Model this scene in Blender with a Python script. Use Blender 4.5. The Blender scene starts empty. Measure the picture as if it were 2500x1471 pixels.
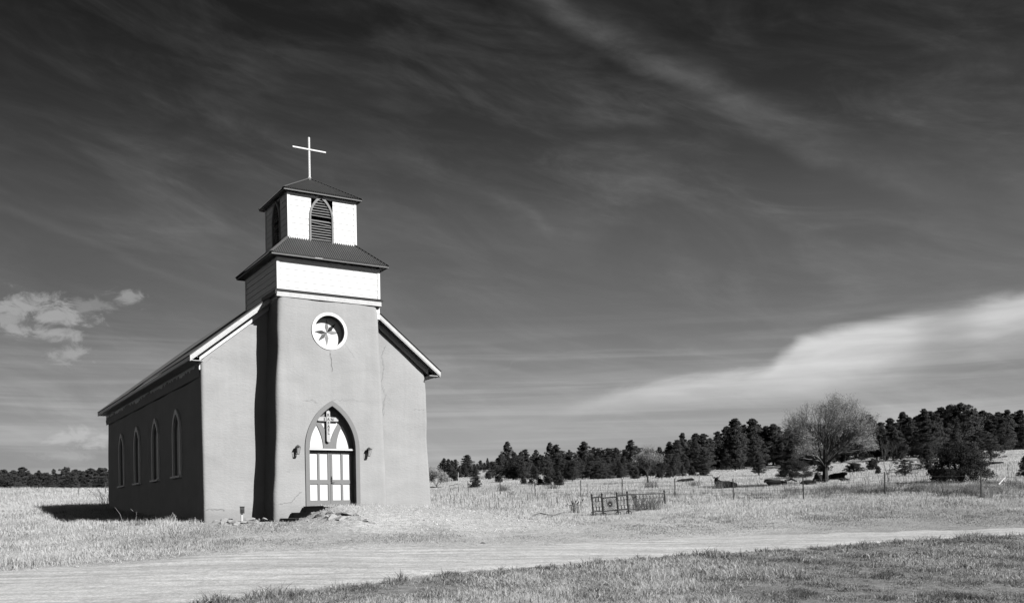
import bpy, bmesh, math, random
import numpy as np
from mathutils import Vector, Matrix
R = math.radians
random.seed(7)
rng = np.random.default_rng(7)
E = 1.6                                   # eye height above the ground at the camera
F = 2346.5; YH = 1245.0; ROLL = -0.0171   # focal length, horizon row and roll for a 2500 px wide frame
sc = bpy.context.scene
C = sc.collection

# ------------------------------------------------------------------ camera
cam = bpy.data.cameras.new('camera'); cam_o = bpy.data.objects.new('camera', cam); C.objects.link(cam_o)
cam.sensor_width = 36; cam.lens = F / 2500 * 36
cam.shift_y = (YH - 735.5) / 2500
cam.clip_end = 9000; cam.clip_start = 0.1
cam_o.location = (0, 0, E)
cam_o.rotation_mode = 'QUATERNION'
q = Matrix.Rotation(R(90), 3, 'X') @ Matrix.Rotation(math.atan(ROLL), 3, 'Z')
cam_o.rotation_quaternion = q.to_quaternion()
sc.camera = cam_o

# ------------------------------------------------------------------ sun, exposure
TH = R(31.3587)
U = np.array([math.cos(TH), math.sin(TH)]); V = np.array([-math.sin(TH), math.cos(TH)])
OX = np.array([-7.9266, 43.0])            # centre of the tower front
PSI = R(21.5); ELEV = R(33.5)
travel = V * math.cos(PSI) - U * math.sin(PSI)
sdir = Vector((-travel[0] * math.cos(ELEV), -travel[1] * math.cos(ELEV), math.sin(ELEV)))
sun = bpy.data.lights.new('sun', 'SUN'); sun.energy = 5.0; sun.angle = R(0.5); sun.color = (1, .995, .985)
sun_o = bpy.data.objects.new('sun', sun); C.objects.link(sun_o)
sun_o.rotation_mode = 'QUATERNION'; sun_o.rotation_quaternion = (-sdir).to_track_quat('-Z', 'Y')
sun_o.location = (30, -30, 60)
sc.view_settings.view_transform = 'Standard'; sc.view_settings.look = 'None'
sc.view_settings.gamma = 1; sc.view_settings.exposure = 0.3
sc.cycles.max_bounces = 6; sc.cycles.diffuse_bounces = 0; sc.cycles.transparent_max_bounces = 8

# ------------------------------------------------------------------ node helper
class N:
    def __init__(s, tree): s.t = tree; s.n = tree.nodes; s.l = tree.links
    def set(s, sock, v):
        if hasattr(v, 'is_linked'): s.l.new(v, sock)
        else: sock.default_value = v
    def m(s, op, a, b=None, c=None, clamp=False):
        x = s.n.new('ShaderNodeMath'); x.operation = op; x.use_clamp = clamp
        for k, v in enumerate((a, b, c)):
            if v is not None: s.set(x.inputs[k], v)
        return x.outputs[0]
    def ss(s, v, a, b):        # smoothstep of v between a and b
        x = s.n.new('ShaderNodeMapRange'); x.interpolation_type = 'SMOOTHSTEP'
        s.set(x.inputs[0], v); s.set(x.inputs[1], a); s.set(x.inputs[2], b)
        x.inputs[3].default_value = 0; x.inputs[4].default_value = 1
        return x.outputs[0]
    def noise(s, vec, scale, detail=4, rough=.55, dist=0):
        x = s.n.new('ShaderNodeTexNoise'); s.l.new(vec, x.inputs['Vector'])
        x.inputs['Scale'].default_value = scale; x.inputs['Detail'].default_value = detail
        x.inputs['Roughness'].default_value = rough; x.inputs['Distortion'].default_value = dist
        return x.outputs['Fac']
    def xyz(s, a, b, c):
        x = s.n.new('ShaderNodeCombineXYZ')
        for k, v in enumerate((a, b, c)): s.set(x.inputs[k], v)
        return x.outputs[0]
    def curve(s, v, pts):      # piecewise curve through (x, y) pairs, any range
        xs = [p[0] for p in pts]; ys = [p[1] for p in pts]
        x0, x1 = xs[0], xs[-1]; y0, y1 = min(ys), max(ys) + 1e-6
        f = s.n.new('ShaderNodeFloatCurve'); cu = f.mapping.curves[0]
        nv = s.m('DIVIDE', s.m('SUBTRACT', v, x0), x1 - x0, clamp=True)
        s.l.new(nv, f.inputs['Value'])
        P = [((a - x0) / (x1 - x0), (b - y0) / (y1 - y0)) for a, b in pts]
        cu.points[0].location = P[0]; cu.points[1].location = P[-1]
        for p in P[1:-1]: cu.points.new(*p)
        f.mapping.update()
        return s.m('ADD', s.m('MULTIPLY', f.outputs[0], y1 - y0), y0)

# ------------------------------------------------------------------ sky
def azel(px, py):
    x = (px - 1250) / F; z = (YH - py + ROLL * (px - 1250)) / F
    return math.atan2(x, 1), math.atan2(z, math.hypot(1, x))
w = bpy.data.worlds.new('World'); sc.world = w; w.use_nodes = True
nt = w.node_tree; nt.nodes.clear(); n = N(nt)
tc = nt.nodes.new('ShaderNodeTexCoord'); sep = nt.nodes.new('ShaderNodeSeparateXYZ')
nt.links.new(tc.outputs['Generated'], sep.inputs[0])
dx, dy, dz = sep.outputs
az = n.m('ARCTAN2', dx, dy); el = n.m('ARCSINE', dz)
sky = nt.nodes.new('ShaderNodeTexSky'); sky.sky_type = 'NISHITA'; sky.sun_disc = False
sky.sun_elevation = ELEV; sky.sun_rotation = math.atan2(sdir.x, sdir.y)
sky.altitude = 2000; sky.air_density = 1.0; sky.dust_density = .6
sr = nt.nodes.new('ShaderNodeSeparateColor'); nt.links.new(sky.outputs[0], sr.inputs[0])
red = n.m('ADD', n.m('MULTIPLY', sr.outputs[0], .85), n.m('MULTIPLY', sr.outputs[1], .15))   # a deep red filter on black and white film
SKYK = [(-.2, .36), (.0, .38), (.028, .42), (.062, .50), (.104, .62), (.146, .60), (.187, .54), (.268, .48), (.346, .31), (.42, .18), (.488, .12), (.7, .12), (1.57, .12)]
red = n.m('MULTIPLY', red, n.curve(az, [(-3.15, .9), (-.6, .66), (-.3, .82), (0, 1.0), (.3, 1.08), (.6, 1.12), (3.15, .9)]))
base = n.m('MULTIPLY', red, n.curve(el, SKYK))
nt_noise = n
azs = n.m('MULTIPLY', az, 1.0)
# thin high veils, streaked down to the right high up and level near the horizon
slant = n.m('ADD', el, n.m('MULTIPLY', az, .22))
v1 = n.noise(n.xyz(n.m('MULTIPLY', az, 3.2), n.m('MULTIPLY', slant, 10), 0.0), 1.6, 8, .6, .9)
v2 = n.noise(n.xyz(n.m('MULTIPLY', az, 6.0), n.m('MULTIPLY', slant, 24), 3.0), 1.3, 7, .65, .8)
v3 = n.noise(n.xyz(n.m('MULTIPLY', az, 1.3), n.m('MULTIPLY', slant, 5), 7.0), 1.5, 5, .5, .6)
v4 = n.noise(n.xyz(n.m('MULTIPLY', az, 14), n.m('MULTIPLY', slant, 70), 9.0), 1.2, 5, .65, .6)
veil = n.m('ADD', n.m('MULTIPLY', n.ss(v1, .38, .70), n.m('ADD', .35, n.m('MULTIPLY', n.ss(v3, .35, .65), 1.1))), n.m('MULTIPLY', n.m('MULTIPLY', n.ss(v2, .42, .75), n.ss(v3, .3, .6)), .8))
veil = n.m('MULTIPLY', veil, n.curve(az, [(-3.15, .6), (-.6, .55), (-.3, .75), (0, 1.0), (.5, 1.0), (3.15, .8)]))
veil = n.m('MULTIPLY', veil, n.m('ADD', .72, n.m('MULTIPLY', n.ss(v4, .3, .7), .45)))
vb = n.noise(n.xyz(n.m('MULTIPLY', az, 2.2), n.m('MULTIPLY', el, 62), 12.0), 1.0, 6, .6, .5)
veil = n.m('ADD', veil, n.m('MULTIPLY', n.m('MULTIPLY', n.ss(vb, .42, .68), n.ss(el, .24, .10)), 1.15))
veilamt = n.curve(el, [(-.1, .4), (.0, .45), (.1, .62), (.2, .46), (.3, .36), (.4, .22), (.5, .12), (1.5, .08)])
col = n.m('ADD', base, n.m('MULTIPLY', veil, veilamt))
edge_n = n.noise(n.xyz(n.m('MULTIPLY', az, 7), n.m('MULTIPLY', el, 26), 4.0), 1.4, 7, .6, .6)
def band(pts_up, pts_lo, soft_up, soft_lo):
    up = n.curve(az, [azel(*p) for p in pts_up]); lo = n.curve(az, [azel(*p) for p in pts_lo])
    e2 = n.m('ADD', el, n.m('MULTIPLY', n.m('SUBTRACT', edge_n, .5), .022))
    a = n.m('DIVIDE', n.m('SUBTRACT', up, e2), soft_up / F)
    b = n.m('DIVIDE', n.m('SUBTRACT', e2, lo), soft_lo / F)
    return n.m('MULTIPLY', n.ss(a, 0, 1), n.ss(b, 0, 1))
wob = n.noise(n.xyz(n.m('MULTIPLY', az, 6), n.m('MULTIPLY', el, 40), 1.0), 1.5, 5, .5, .2)
big = band([(1250, 1030), (1330, 1000), (1450, 955), (1550, 925), (1700, 905), (1850, 885), (1920, 842), (1990, 797), (2100, 772), (2250, 738), (2400, 708), (2500, 694), (2800, 670)],
           [(1250, 1062), (1330, 1040), (1450, 1030), (1600, 1024), (1800, 1018), (1950, 1006), (2100, 985), (2250, 945), (2350, 915), (2500, 880), (2800, 830)], 42, 110)
right = n.curve(az, [(azel(1300, 900)[0], 0), (azel(1370, 900)[0], .75), (azel(1480, 900)[0], 1), (azel(1600, 900)[0], 1), (azel(2200, 900)[0], 1), (azel(2320, 900)[0], .55), (azel(2450, 900)[0], .95), (azel(3000, 900)[0], 0)])
bigd = n.m('MULTIPLY', n.m('MULTIPLY', big, right), n.m('ADD', .66, n.m('MULTIPLY', n.ss(wob, .3, .7), .34)))
diag = [(1250, -60), (1350, 0), (1500, 92), (1700, 192), (1900, 315), (2050, 385), (2300, 485), (2500, 620), (2700, 720)]
wd = n.noise(n.xyz(n.m('MULTIPLY', az, 9), n.m('MULTIPLY', slant, 26), 5.0), 1.3, 6, .6, .4)
dg = band([(x, y - 120) for x, y in diag], [(x, y + 62) for x, y in diag], 150, 60)
wd2 = n.noise(n.xyz(n.m('MULTIPLY', az, 26), n.m('MULTIPLY', slant, 60), 8.0), 1.2, 6, .65, .5)
dgd = n.m('MULTIPLY', dg, n.m('ADD', .32, n.m('MULTIPLY', n.m('MULTIPLY', n.ss(wd, .28, .68), n.m('ADD', .55, n.m('MULTIPLY', n.ss(wd2, .3, .7), .5))), .95)))
dgd = n.m('MULTIPLY', dgd, n.curve(az, [(azel(1250, 100)[0], .5), (azel(1450, 100)[0], .9), (azel(1700, 100)[0], 1), (azel(2150, 100)[0], 1), (azel(2350, 100)[0], .75), (azel(2500, 100)[0], .4), (1.2, 0)]))
streak2 = [(-100, 470), (60, 520), (250, 590), (450, 680), (600, 730), (800, 800)]
sd = band([(x, y - 22) for x, y in streak2], [(x, y + 26) for x, y in streak2], 28, 30)
st_more = None
for pts_, sf in (([(1250, 905), (1450, 858), (1600, 856), (1750, 868), (1880, 886)], .5), ([(1050, 848), (1250, 858), (1500, 872), (1750, 892)], .3), ([(980, 935), (1080, 945), (1180, 972), (1260, 1000)], .4), ([(1050, 1000), (1150, 985), (1300, 975)], .25), ([(180, 1020), (230, 1026), (300, 1036)], .5), ([(2050, 1040), (2200, 1010), (2400, 990), (2600, 985)], .35), ([(2100, 960), (2300, 925), (2500, 880), (2650, 850)], .4)):
    xa, xb = pts_[0][0], pts_[-1][0]
    q_ = band([(x, y - 7) for x, y in pts_], [(x, y + 8) for x, y in pts_], 14, 16)
    q_ = n.m('MULTIPLY', n.m('MULTIPLY', q_, sf), n.curve(az, [(azel(xa - 40, 900)[0], 0), (azel((xa * 2 + xb) / 3, 900)[0], 1), (azel((xa + xb * 2) / 3, 900)[0], 1), (azel(xb, 900)[0], 0)]))
    st_more = q_ if st_more is None else n.m('MAXIMUM', st_more, q_)
streak3 = [(1050, 400), (1200, 470), (1300, 515), (1370, 580), (1450, 620)]
s3 = band([(x, y - 40) for x, y in streak3], [(x, y + 30) for x, y in streak3], 40, 40)
s3 = n.m('MULTIPLY', s3, n.curve(az, [(azel(1080, 500)[0], 0), (azel(1180, 500)[0], .5), (azel(1280, 500)[0], 1), (azel(1380, 500)[0], .5), (azel(1460, 500)[0], 0)]))
s3 = n.m('MULTIPLY', s3, n.ss(wd, .3, .7))
low = [(950, 1035), (1100, 1030), (1200, 1028), (1320, 1024), (1450, 1024)]
lw = band([(x, y - 18) for x, y in low], [(x, y + 16) for x, y in low], 22, 22)
lw = n.m('MULTIPLY', lw, n.curve(az, [(azel(950, 500)[0], 0), (azel(1060, 500)[0], .6), (azel(1250, 500)[0], 1), (azel(1330, 500)[0], .5), (azel(1420, 500)[0], 0)]))
puffs = [(60, 752, 105, 26, 1), (140, 768, 85, 24, 1), (110, 808, 75, 17, .9), (215, 752, 30, 20, .5), (312, 726, 40, 20, .75), (245, 742, 45, 16, .45), (20, 772, 60, 18, .8),
         (173, 866, 38, 20, .75), (205, 1068, 62, 22, 1.3), (252, 1064, 44, 20, 1.2), (150, 1112, 60, 9, .6)]
pn = n.noise(n.xyz(az, n.m('MULTIPLY', el, 1.7), 2.0), 38, 9, .68, .5)
pd = None
for (x, y, rx, ry, k) in puffs:
    a0, e0 = azel(x, y)
    ux = n.m('DIVIDE', n.m('SUBTRACT', az, a0), rx / F); uy = n.m('DIVIDE', n.m('SUBTRACT', el, e0), ry / F)
    d = n.m('SQRT', n.m('ADD', n.m('MULTIPLY', ux, ux), n.m('MULTIPLY', uy, uy)))
    t = n.m('MULTIPLY', n.ss(n.m('ADD', d, n.m('MULTIPLY', n.m('SUBTRACT', pn, .5), 5.2)), 1.35, .1), k)
    pd = t if pd is None else n.m('MAXIMUM', pd, t)
front = n.ss(dy, .02, .2)
def lay(col, dens, amp, bright):
    k = n.m('MULTIPLY', n.m('MULTIPLY', dens, amp), front)
    return n.m('ADD', n.m('MULTIPLY', col, n.m('SUBTRACT', 1, k)), n.m('MULTIPLY', k, bright))
WS = 0.1
col = lay(col, dgd, .75, 1.15)
col = lay(col, sd, .16, 2.0)
col = lay(col, st_more, .7, 4.2)
col = lay(col, s3, .3, 2.0)
col = lay(col, lw, .5, 3.8)
col = lay(col, bigd, .95, 5.7)
col = lay(col, pd, .56, 4.3)
cc = nt.nodes.new('ShaderNodeCombineColor')
for k in range(3): nt.links.new(col, cc.inputs[k])
bg = nt.nodes.new('ShaderNodeBackground'); bg.inputs[1].default_value = WS
nt.links.new(cc.outputs[0], bg.inputs[0])
wo = nt.nodes.new('ShaderNodeOutputWorld'); nt.links.new(bg.outputs[0], wo.inputs[0])

# ------------------------------------------------------------------ object helpers
def tag(o, label=None, cat=None, group=None, kind=None):
    if label: o['label'] = label
    if cat: o['category'] = cat
    if group: o['group'] = group
    if kind: o['kind'] = kind
    return o
def empty(name, loc, rz=0):
    o = bpy.data.objects.new(name, None); o.location = loc; o.rotation_euler = (0, 0, rz)
    o.empty_display_size = .2; C.objects.link(o); return o
def mesh_obj(name, verts, faces, m, parent=None, smooth=False):
    me = bpy.data.meshes.new(name); me.from_pydata([tuple(map(float, v)) for v in verts], [], faces); me.update()
    if smooth: me.polygons.foreach_set('use_smooth', [True] * len(me.polygons))
    me.materials.append(m)
    o = bpy.data.objects.new(name, me); C.objects.link(o)
    if parent is not None: o.parent = parent
    return o
class MB:
    def __init__(s): s.v = []; s.f = []
    def add(s, vs, fs):
        k = len(s.v); s.v += [tuple(map(float, v)) for v in vs]; s.f += [tuple(i + k for i in f) for f in fs]
    def box(s, x0, x1, y0, y1, z0, z1):
        s.add([(x, y, z) for z in (z0, z1) for y in (y0, y1) for x in (x0, x1)],
              [(0, 2, 3, 1), (4, 5, 7, 6), (0, 1, 5, 4), (2, 6, 7, 3), (0, 4, 6, 2), (1, 3, 7, 5)])
    def obox(s, p, q, w, h, up=(0, 0, 1)):     # a bar from p to q, w wide and h high
        p = Vector(p); q = Vector(q); d = (q - p).normalized(); a = d.cross(Vector(up))
        if a.length < 1e-4: a = d.cross(Vector((1, 0, 0)))
        a = a.normalized() * w / 2; b = a.cross(d).normalized() * h / 2
        s.add([p - a - b, p + a - b, p + a + b, p - a + b, q - a - b, q + a - b, q + a + b, q - a + b],
              [(0, 3, 2, 1), (4, 5, 6, 7), (0, 1, 5, 4), (1, 2, 6, 5), (2, 3, 7, 6), (3, 0, 4, 7)])
    def tube(s, pts, rad, n=6):
        pts = [Vector(p) for p in pts]; rad = rad if hasattr(rad, '__len__') else [rad] * len(pts)
        vs = []; ref = None
        for i, p in enumerate(pts):
            d = (pts[min(i + 1, len(pts) - 1)] - pts[max(i - 1, 0)]).normalized()
            if ref is None: ref = Vector((0, 0, 1)) if abs(d.z) < .9 else Vector((1, 0, 0))
            a = d.cross(ref).normalized(); b = d.cross(a)
            for k in range(n):
                t = 2 * math.pi * k / n; vs.append(p + (a * math.cos(t) + b * math.sin(t)) * rad[i])
        fs = [(i * n + k, i * n + (k + 1) % n, (i + 1) * n + (k + 1) % n, (i + 1) * n + k) for i in range(len(pts) - 1) for k in range(n)]
        fs += [tuple(range(n)), tuple(range((len(pts) - 1) * n, len(pts) * n))[::-1]]
        s.add(vs, fs)
    def prism(s, poly, y0, y1, axis='y'):      # polygon in x,z pushed along y (or y,z along x)
        k = len(poly)
        g = (lambda p, t: (p[0], t, p[1])) if axis == 'y' else (lambda p, t: (t, p[0], p[1]))
        s.add([g(p, y0) for p in poly] + [g(p, y1) for p in poly],
              [tuple(range(k)), tuple(range(k, 2 * k))[::-1]] + [(i, k + i, k + (i + 1) % k, (i + 1) % k) for i in range(k)])
    def ring(s, outer, inner, y0, y1, axis='y', closed=True):   # frame between two outlines of equal length
        k = len(outer)
        g = (lambda p, t: (p[0], t, p[1])) if axis == 'y' else (lambda p, t: (t, p[0], p[1]))
        vs = [g(p, y0) for p in outer] + [g(p, y0) for p in inner] + [g(p, y1) for p in outer] + [g(p, y1) for p in inner]
        fs = []
        for i in range(k if closed else k - 1):
            j = (i + 1) % k
            fs += [(i, j, k + j, k + i), (2 * k + i, 3 * k + i, 3 * k + j, 2 * k + j), (i, 2 * k + i, 2 * k + j, j), (k + i, k + j, 3 * k + j, 3 * k + i)]
        if not closed: fs += [(0, k, 3 * k, 2 * k), (k - 1, 3 * k - 1, 4 * k - 1, 2 * k - 1)]
        s.add(vs, fs)
    def build(s, name, m, parent=None, smooth=False, off=(0, 0, 0)):
        vs = [(v[0] + off[0], v[1] + off[1], v[2] + off[2]) for v in s.v]
        o = mesh_obj(name, vs, s.f, m, parent, smooth)
        bm = bmesh.new(); bm.from_mesh(o.data); bmesh.ops.recalc_face_normals(bm, faces=bm.faces); bm.to_mesh(o.data); bm.free()
        return o
def copy_tree(o, parent=None):
    c = o.copy(); C.objects.link(c)
    if parent is not None: c.parent = parent
    for ch in o.children: copy_tree(ch, c)
    return c

# ------------------------------------------------------------------ materials (all greys: the place is seen in black and white)
def mat(name, v, rough=.85, var=0, scale=3, bump=0, bscale=30, metal=0, spec=.3, stretch=(1, 1, 1), detail=6, speck=0, speckv=.1, sscale=60, bdist=.02, attr=None, trans=0):
    m = bpy.data.materials.new(name); m.use_nodes = True; t = m.node_tree; t.nodes.clear(); k = N(t)
    out = t.nodes.new('ShaderNodeOutputMaterial'); b = t.nodes.new('ShaderNodeBsdfPrincipled')
    tcn = t.nodes.new('ShaderNodeTexCoord'); mp = t.nodes.new('ShaderNodeMapping'); mp.inputs['Scale'].default_value = stretch
    t.links.new(tcn.outputs['Object'], mp.inputs[0]); vec = mp.outputs[0]
    if attr:
        a = t.nodes.new('ShaderNodeAttribute'); a.attribute_name = attr; val = a.outputs['Fac']
    else: val = k.m('ADD', v, 0)
    if var:
        x = k.noise(vec, scale, detail, .6, .3); x = k.m('MULTIPLY', k.m('SUBTRACT', x, .5), 2 * var)
        val = k.m('MULTIPLY', val, k.m('ADD', 1, x))
    if speck:
        x = k.noise(vec, sscale, 3, .6); x = k.ss(x, 1 - speck, 1.04 - speck)
        val = k.m('ADD', k.m('MULTIPLY', val, k.m('SUBTRACT', 1, x)), k.m('MULTIPLY', x, speckv))
    if name == 'adobe_plaster':      # rain streaks and broad stains in the mud plaster
        m2 = t.nodes.new('ShaderNodeMapping'); m2.inputs['Scale'].default_value = (2.2, 2.2, .16); t.links.new(tcn.outputs['Object'], m2.inputs[0])
        x = k.noise(m2.outputs[0], 1.5, 6, .6, .4); val = k.m('MULTIPLY', val, k.m('ADD', .965, k.m('MULTIPLY', k.ss(x, .35, .7), .05)))
        sp_ = t.nodes.new('ShaderNodeSeparateXYZ'); t.links.new(tcn.outputs['Object'], sp_.inputs[0]); x2 = k.noise(vec, 1.8, 6, .65)
        x = k.ss(k.m('ADD', sp_.outputs[2], k.m('MULTIPLY', x2, -1.1)), -.35, .35); val = k.m('MULTIPLY', val, k.m('ADD', .84, k.m('MULTIPLY', x, .16)))
    ccn = t.nodes.new('ShaderNodeCombineColor')
    for i in range(3): t.links.new(val, ccn.inputs[i])
    t.links.new(ccn.outputs[0], b.inputs['Base Color'])
    b.inputs['Roughness'].default_value = rough; b.inputs['Metallic'].default_value = metal
    b.inputs['Specular IOR Level'].default_value = spec
    if bump:
        x = k.noise(vec, bscale, 6, .6); bn = t.nodes.new('ShaderNodeBump'); bn.inputs['Strength'].default_value = bump
        bn.inputs['Distance'].default_value = bdist; t.links.new(x, bn.inputs['Height']); t.links.new(bn.outputs[0], b.inputs['Normal'])
    sh = b.outputs[0]
    if trans:
        tr = t.nodes.new('ShaderNodeBsdfTranslucent'); t.links.new(ccn.outputs[0], tr.inputs[0])
        mx = t.nodes.new('ShaderNodeMixShader'); mx.inputs[0].default_value = trans
        t.links.new(sh, mx.inputs[1]); t.links.new(tr.outputs[0], mx.inputs[2]); sh = mx.outputs[0]
    t.links.new(sh, out.inputs[0])
    return m
def foliage(name, v, outward, blend=.6):
    m = mat(name, v, .8, .4, 1.2, spec=.1, trans=.2); t = m.node_tree; b = [x for x in t.nodes if x.type == 'BSDF_PRINCIPLED'][0]
    tcn = [x for x in t.nodes if x.type == 'TEX_COORD'][0]; g = t.nodes.new('ShaderNodeNewGeometry')
    a = t.nodes.new('ShaderNodeVectorMath'); a.operation = 'MULTIPLY'; t.links.new(tcn.outputs['Object'], a.inputs[0]); a.inputs[1].default_value = (outward, outward, 0)
    c = t.nodes.new('ShaderNodeVectorMath'); c.operation = 'ADD'; t.links.new(a.outputs[0], c.inputs[0]); c.inputs[1].default_value = (0, 0, .45)
    vt = t.nodes.new('ShaderNodeVectorTransform'); vt.vector_type = 'NORMAL'; vt.convert_from = 'OBJECT'; vt.convert_to = 'WORLD'; t.links.new(c.outputs[0], vt.inputs[0])
    d = t.nodes.new('ShaderNodeVectorMath'); d.operation = 'SCALE'; t.links.new(g.outputs['Normal'], d.inputs[0]); d.inputs['Scale'].default_value = blend
    e = t.nodes.new('ShaderNodeVectorMath'); e.operation = 'ADD'; t.links.new(vt.outputs[0], e.inputs[0]); t.links.new(d.outputs[0], e.inputs[1])
    f = t.nodes.new('ShaderNodeVectorMath'); f.operation = 'NORMALIZE'; t.links.new(e.outputs[0], f.inputs[0]); t.links.new(f.outputs[0], b.inputs['Normal'])
    return m
M = dict(
    adobe=mat('adobe_plaster', .385, .95, .2, .55, .42, 7, spec=.1, bdist=.035, stretch=(1, 1, 2), speck=.25, speckv=.25, sscale=14),
    white=mat('white_paint', .8, .6, .05, 3, .1, 60, speck=.27, speckv=.4, sscale=22, stretch=(1, 1, 4)),
    oldwhite=mat('weathered_white_paint', .58, .75, .25, 5, .3, 40, speck=.36, speckv=.2, sscale=30),
    grey=mat('grey_trim_paint', .22, .6, .08, 6, .1, 50),
    greylight=mat('grey_board', .4, .7, .1, 4, .1, 50),
    tin=mat('corrugated_tin', .13, .55, .2, 4, .05, 50, metal=.3, spec=.4),
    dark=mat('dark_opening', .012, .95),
    fascia=mat('grey_fascia', .22, .7, .1, 4),
    cap=mat('hip_cap_tin', .2, .5, metal=.3),
    shutter=mat('pale_shutter', .8, .7, .15, 3, .2, 30),
    slat=mat('louvre_slat', .22, .8, .2, 8, .2, 40),
    seam=mat('board_seam', .12, .9),
    iron=mat('rusty_iron', .035, .75, .4, 20, .2, 60),
    lampmetal=mat('lantern_metal', .045, .5, .2, 20, spec=.5),
    glass=mat('lantern_glass', .3, .15, .1, 10, spec=.8),
    stone=mat('rubble_stone', .38, .9, .25, 3, .5, 8, bdist=.04),
    step=mat('concrete_step', .3, .9, .2, 4, .4, 14),
    crack=mat('plaster_crack', .2, 1),
    wood=mat('grey_old_wood', .16, .9, .35, 6, .4, 20, stretch=(1, 1, .2)),
    oak=mat('pale_wood', .5, .8, .3, 12, .2, 30),
    post=mat('fence_post', .07, .8, .3, 10),
    wire=mat('fence_wire', .22, .5, metal=.4),
    pine=foliage('pine_needles', .075, .45), juniper=foliage('juniper_needles', .06, 2.0, 1.0),
    bark=mat('tree_bark', .06, .95, .3, 6, .5, 14),
    twig=mat('pale_bark', .15, .9, .3, 3, .2, 14),
    leaf=mat('dry_leaves', .42, .8, .35, 1.5, spec=.1, trans=.3),
    shrub=mat('dry_brush', .17, .9, .4, 2, spec=.1, trans=.25),
    shrub2=mat('dark_weed', .09, .9, .4, 4, spec=.1, trans=.2),
    cow=mat('dark_hide', .02, .85, .4, 3, spec=.12),
    cow2=mat('greyish_hide', .045, .8, .6, 4, spec=.15),
    horn=mat('horn', .12, .5),
)

# ------------------------------------------------------------------ terrain
TC = np.array([-1250, -700, -450, -200, 0, 500, 1000, 1250.])
TY = np.array([0, 12, 17, 22, 27, 32, 37, 43, 50, 60, 72, 85, 100, 120, 150, 200, 260, 340, 500, 2500.])
TZ = np.array([
 [-1.6,-1.62,-1.6,-1.38,-1.15,-1.0,-.85,-.5,-.1,.45,.9,1.4,2.2,3.75,4.1,4.4,5.5,6.5,8,12],
 [-1.6,-1.62,-1.6,-1.35,-1.10,-.84,-.55,-.17,-.02,.35,.8,1.3,2.1,3.3,4.1,5,6,8,10,15],
 [-1.6,-1.62,-1.6,-1.35,-1.10,-.86,-.56,-.14,-.0,.3,.8,1.25,1.9,3.1,4.6,6,8,10,12,18],
 [-1.6,-1.62,-1.6,-1.36,-1.15,-.95,-.65,-.2,-.05,.3,.8,1.25,1.8,3.0,5.2,8,10.5,12,14,20],
 [-1.6,-1.62,-1.6,-1.38,-1.18,-1.02,-.87,-.6,-.3,.25,.85,1.3,1.9,3.1,5.3,8.2,11,14,16,24],
 [-1.6,-1.62,-1.6,-1.42,-1.25,-1.1,-.92,-.62,-.2,.42,1.0,1.65,2.4,3.6,5.3,7.8,12,17,22,34],
 [-1.6,-1.62,-1.6,-1.42,-1.26,-1.1,-.92,-.48,.32,.9,1.6,2.35,3.1,4.3,6.0,9.5,13.5,19,25,40],
 [-1.6,-1.62,-1.6,-1.42,-1.26,-1.1,-.92,-.42,.35,.95,1.8,2.7,3.6,5,7.2,10.5,13.5,18,24,42]])
def hermite(t): return t * t * (3 - 2 * t)
def lump(x, y, s, k=0):
    return (np.sin(x * 1.3 / s + 1.7 * np.sin(y * .9 / s + k) + k) + np.sin(y * 1.7 / s + 1.3 * np.sin(x * 1.1 / s + 2 * k) + 2.1 * k)) * .5
def ground(x, y):
    """height relative to the eye; x, y arrays"""
    x = np.asarray(x, float); y = np.asarray(y, float)
    ys = np.clip(y, 1, 2499); c = np.clip(x / np.maximum(ys, 8) * F, -1249.9, 1249.9)
    i = np.clip(np.searchsorted(TC, c, 'right') - 1, 0, len(TC) - 2); j = np.clip(np.searchsorted(TY, ys, 'right') - 1, 0, len(TY) - 2)
    s = hermite((c - TC[i]) / (TC[i + 1] - TC[i])); t = (ys - TY[j]) / (TY[j + 1] - TY[j])
    z = (TZ[i, j] * (1 - s) + TZ[i + 1, j] * s) * (1 - t) + (TZ[i, j + 1] * (1 - s) + TZ[i + 1, j + 1] * s) * t
    z = z + lump(x, y, 2.1, 1) * .025 + lump(x, y, 6.3, 2) * .05 * np.clip((y - 30) / 30, 0, 1) + lump(x, y, 23, 3) * .35 * np.clip((y - 110) / 80, 0, 1)
    # earth banked up in front of the door
    a = (x - OX[0]) * U[0] + (y - OX[1]) * U[1]; b = (x - OX[0]) * V[0] + (y - OX[1]) * V[1]
    wa = hermite(np.clip((a + 3.3) / 2.2, 0, 1)) * hermite(np.clip((9.5 - a) / 5.5, 0, 1))
    wb = hermite(np.clip((b + 8.5) / 6.5, 0, 1)) * hermite(np.clip((6 - b) / 4, 0, 1))
    z = z + (np.maximum(z, .31 - .05 * np.clip(a - 1.5, 0, 9)) - z) * wa * wb
    # hollow where the steps come down beside the wall
    hs = hermite(np.clip((b + 2.95) / .5, 0, 1)) * hermite(np.clip((-1.25 - a) / .3, 0, 1)) * hermite(np.clip((a + 3.5) / .8, 0, 1)) * hermite(np.clip((1.6 - b) / 1, 0, 1))
    z = z + (np.minimum(z, -.33) - z) * hs
    return z
def gz(x, y): return float(ground(x, y)) + E
def ray(px, py):
    x = px - 1250; y = py - YH; r = ROLL; k = 1 / (1 + r * r)
    return (x + r * y) * k / F, -(y - r * x) * k / F
def hit(px, py, y0=6, y1=900):           # where the line of sight through a pixel meets the ground
    sx, sz = ray(px, py); ys = np.geomspace(y0, y1, 4000)
    d = ground(sx * ys, ys) - sz * ys
    k = np.argmax(d > 0) if (d > 0).any() else len(ys) - 1
    if k == 0: return sx * y0, y0
    t = d[k - 1] / (d[k - 1] - d[k] + 1e-12); Y = ys[k - 1] + (ys[k] - ys[k - 1]) * t
    return sx * Y, Y
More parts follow.
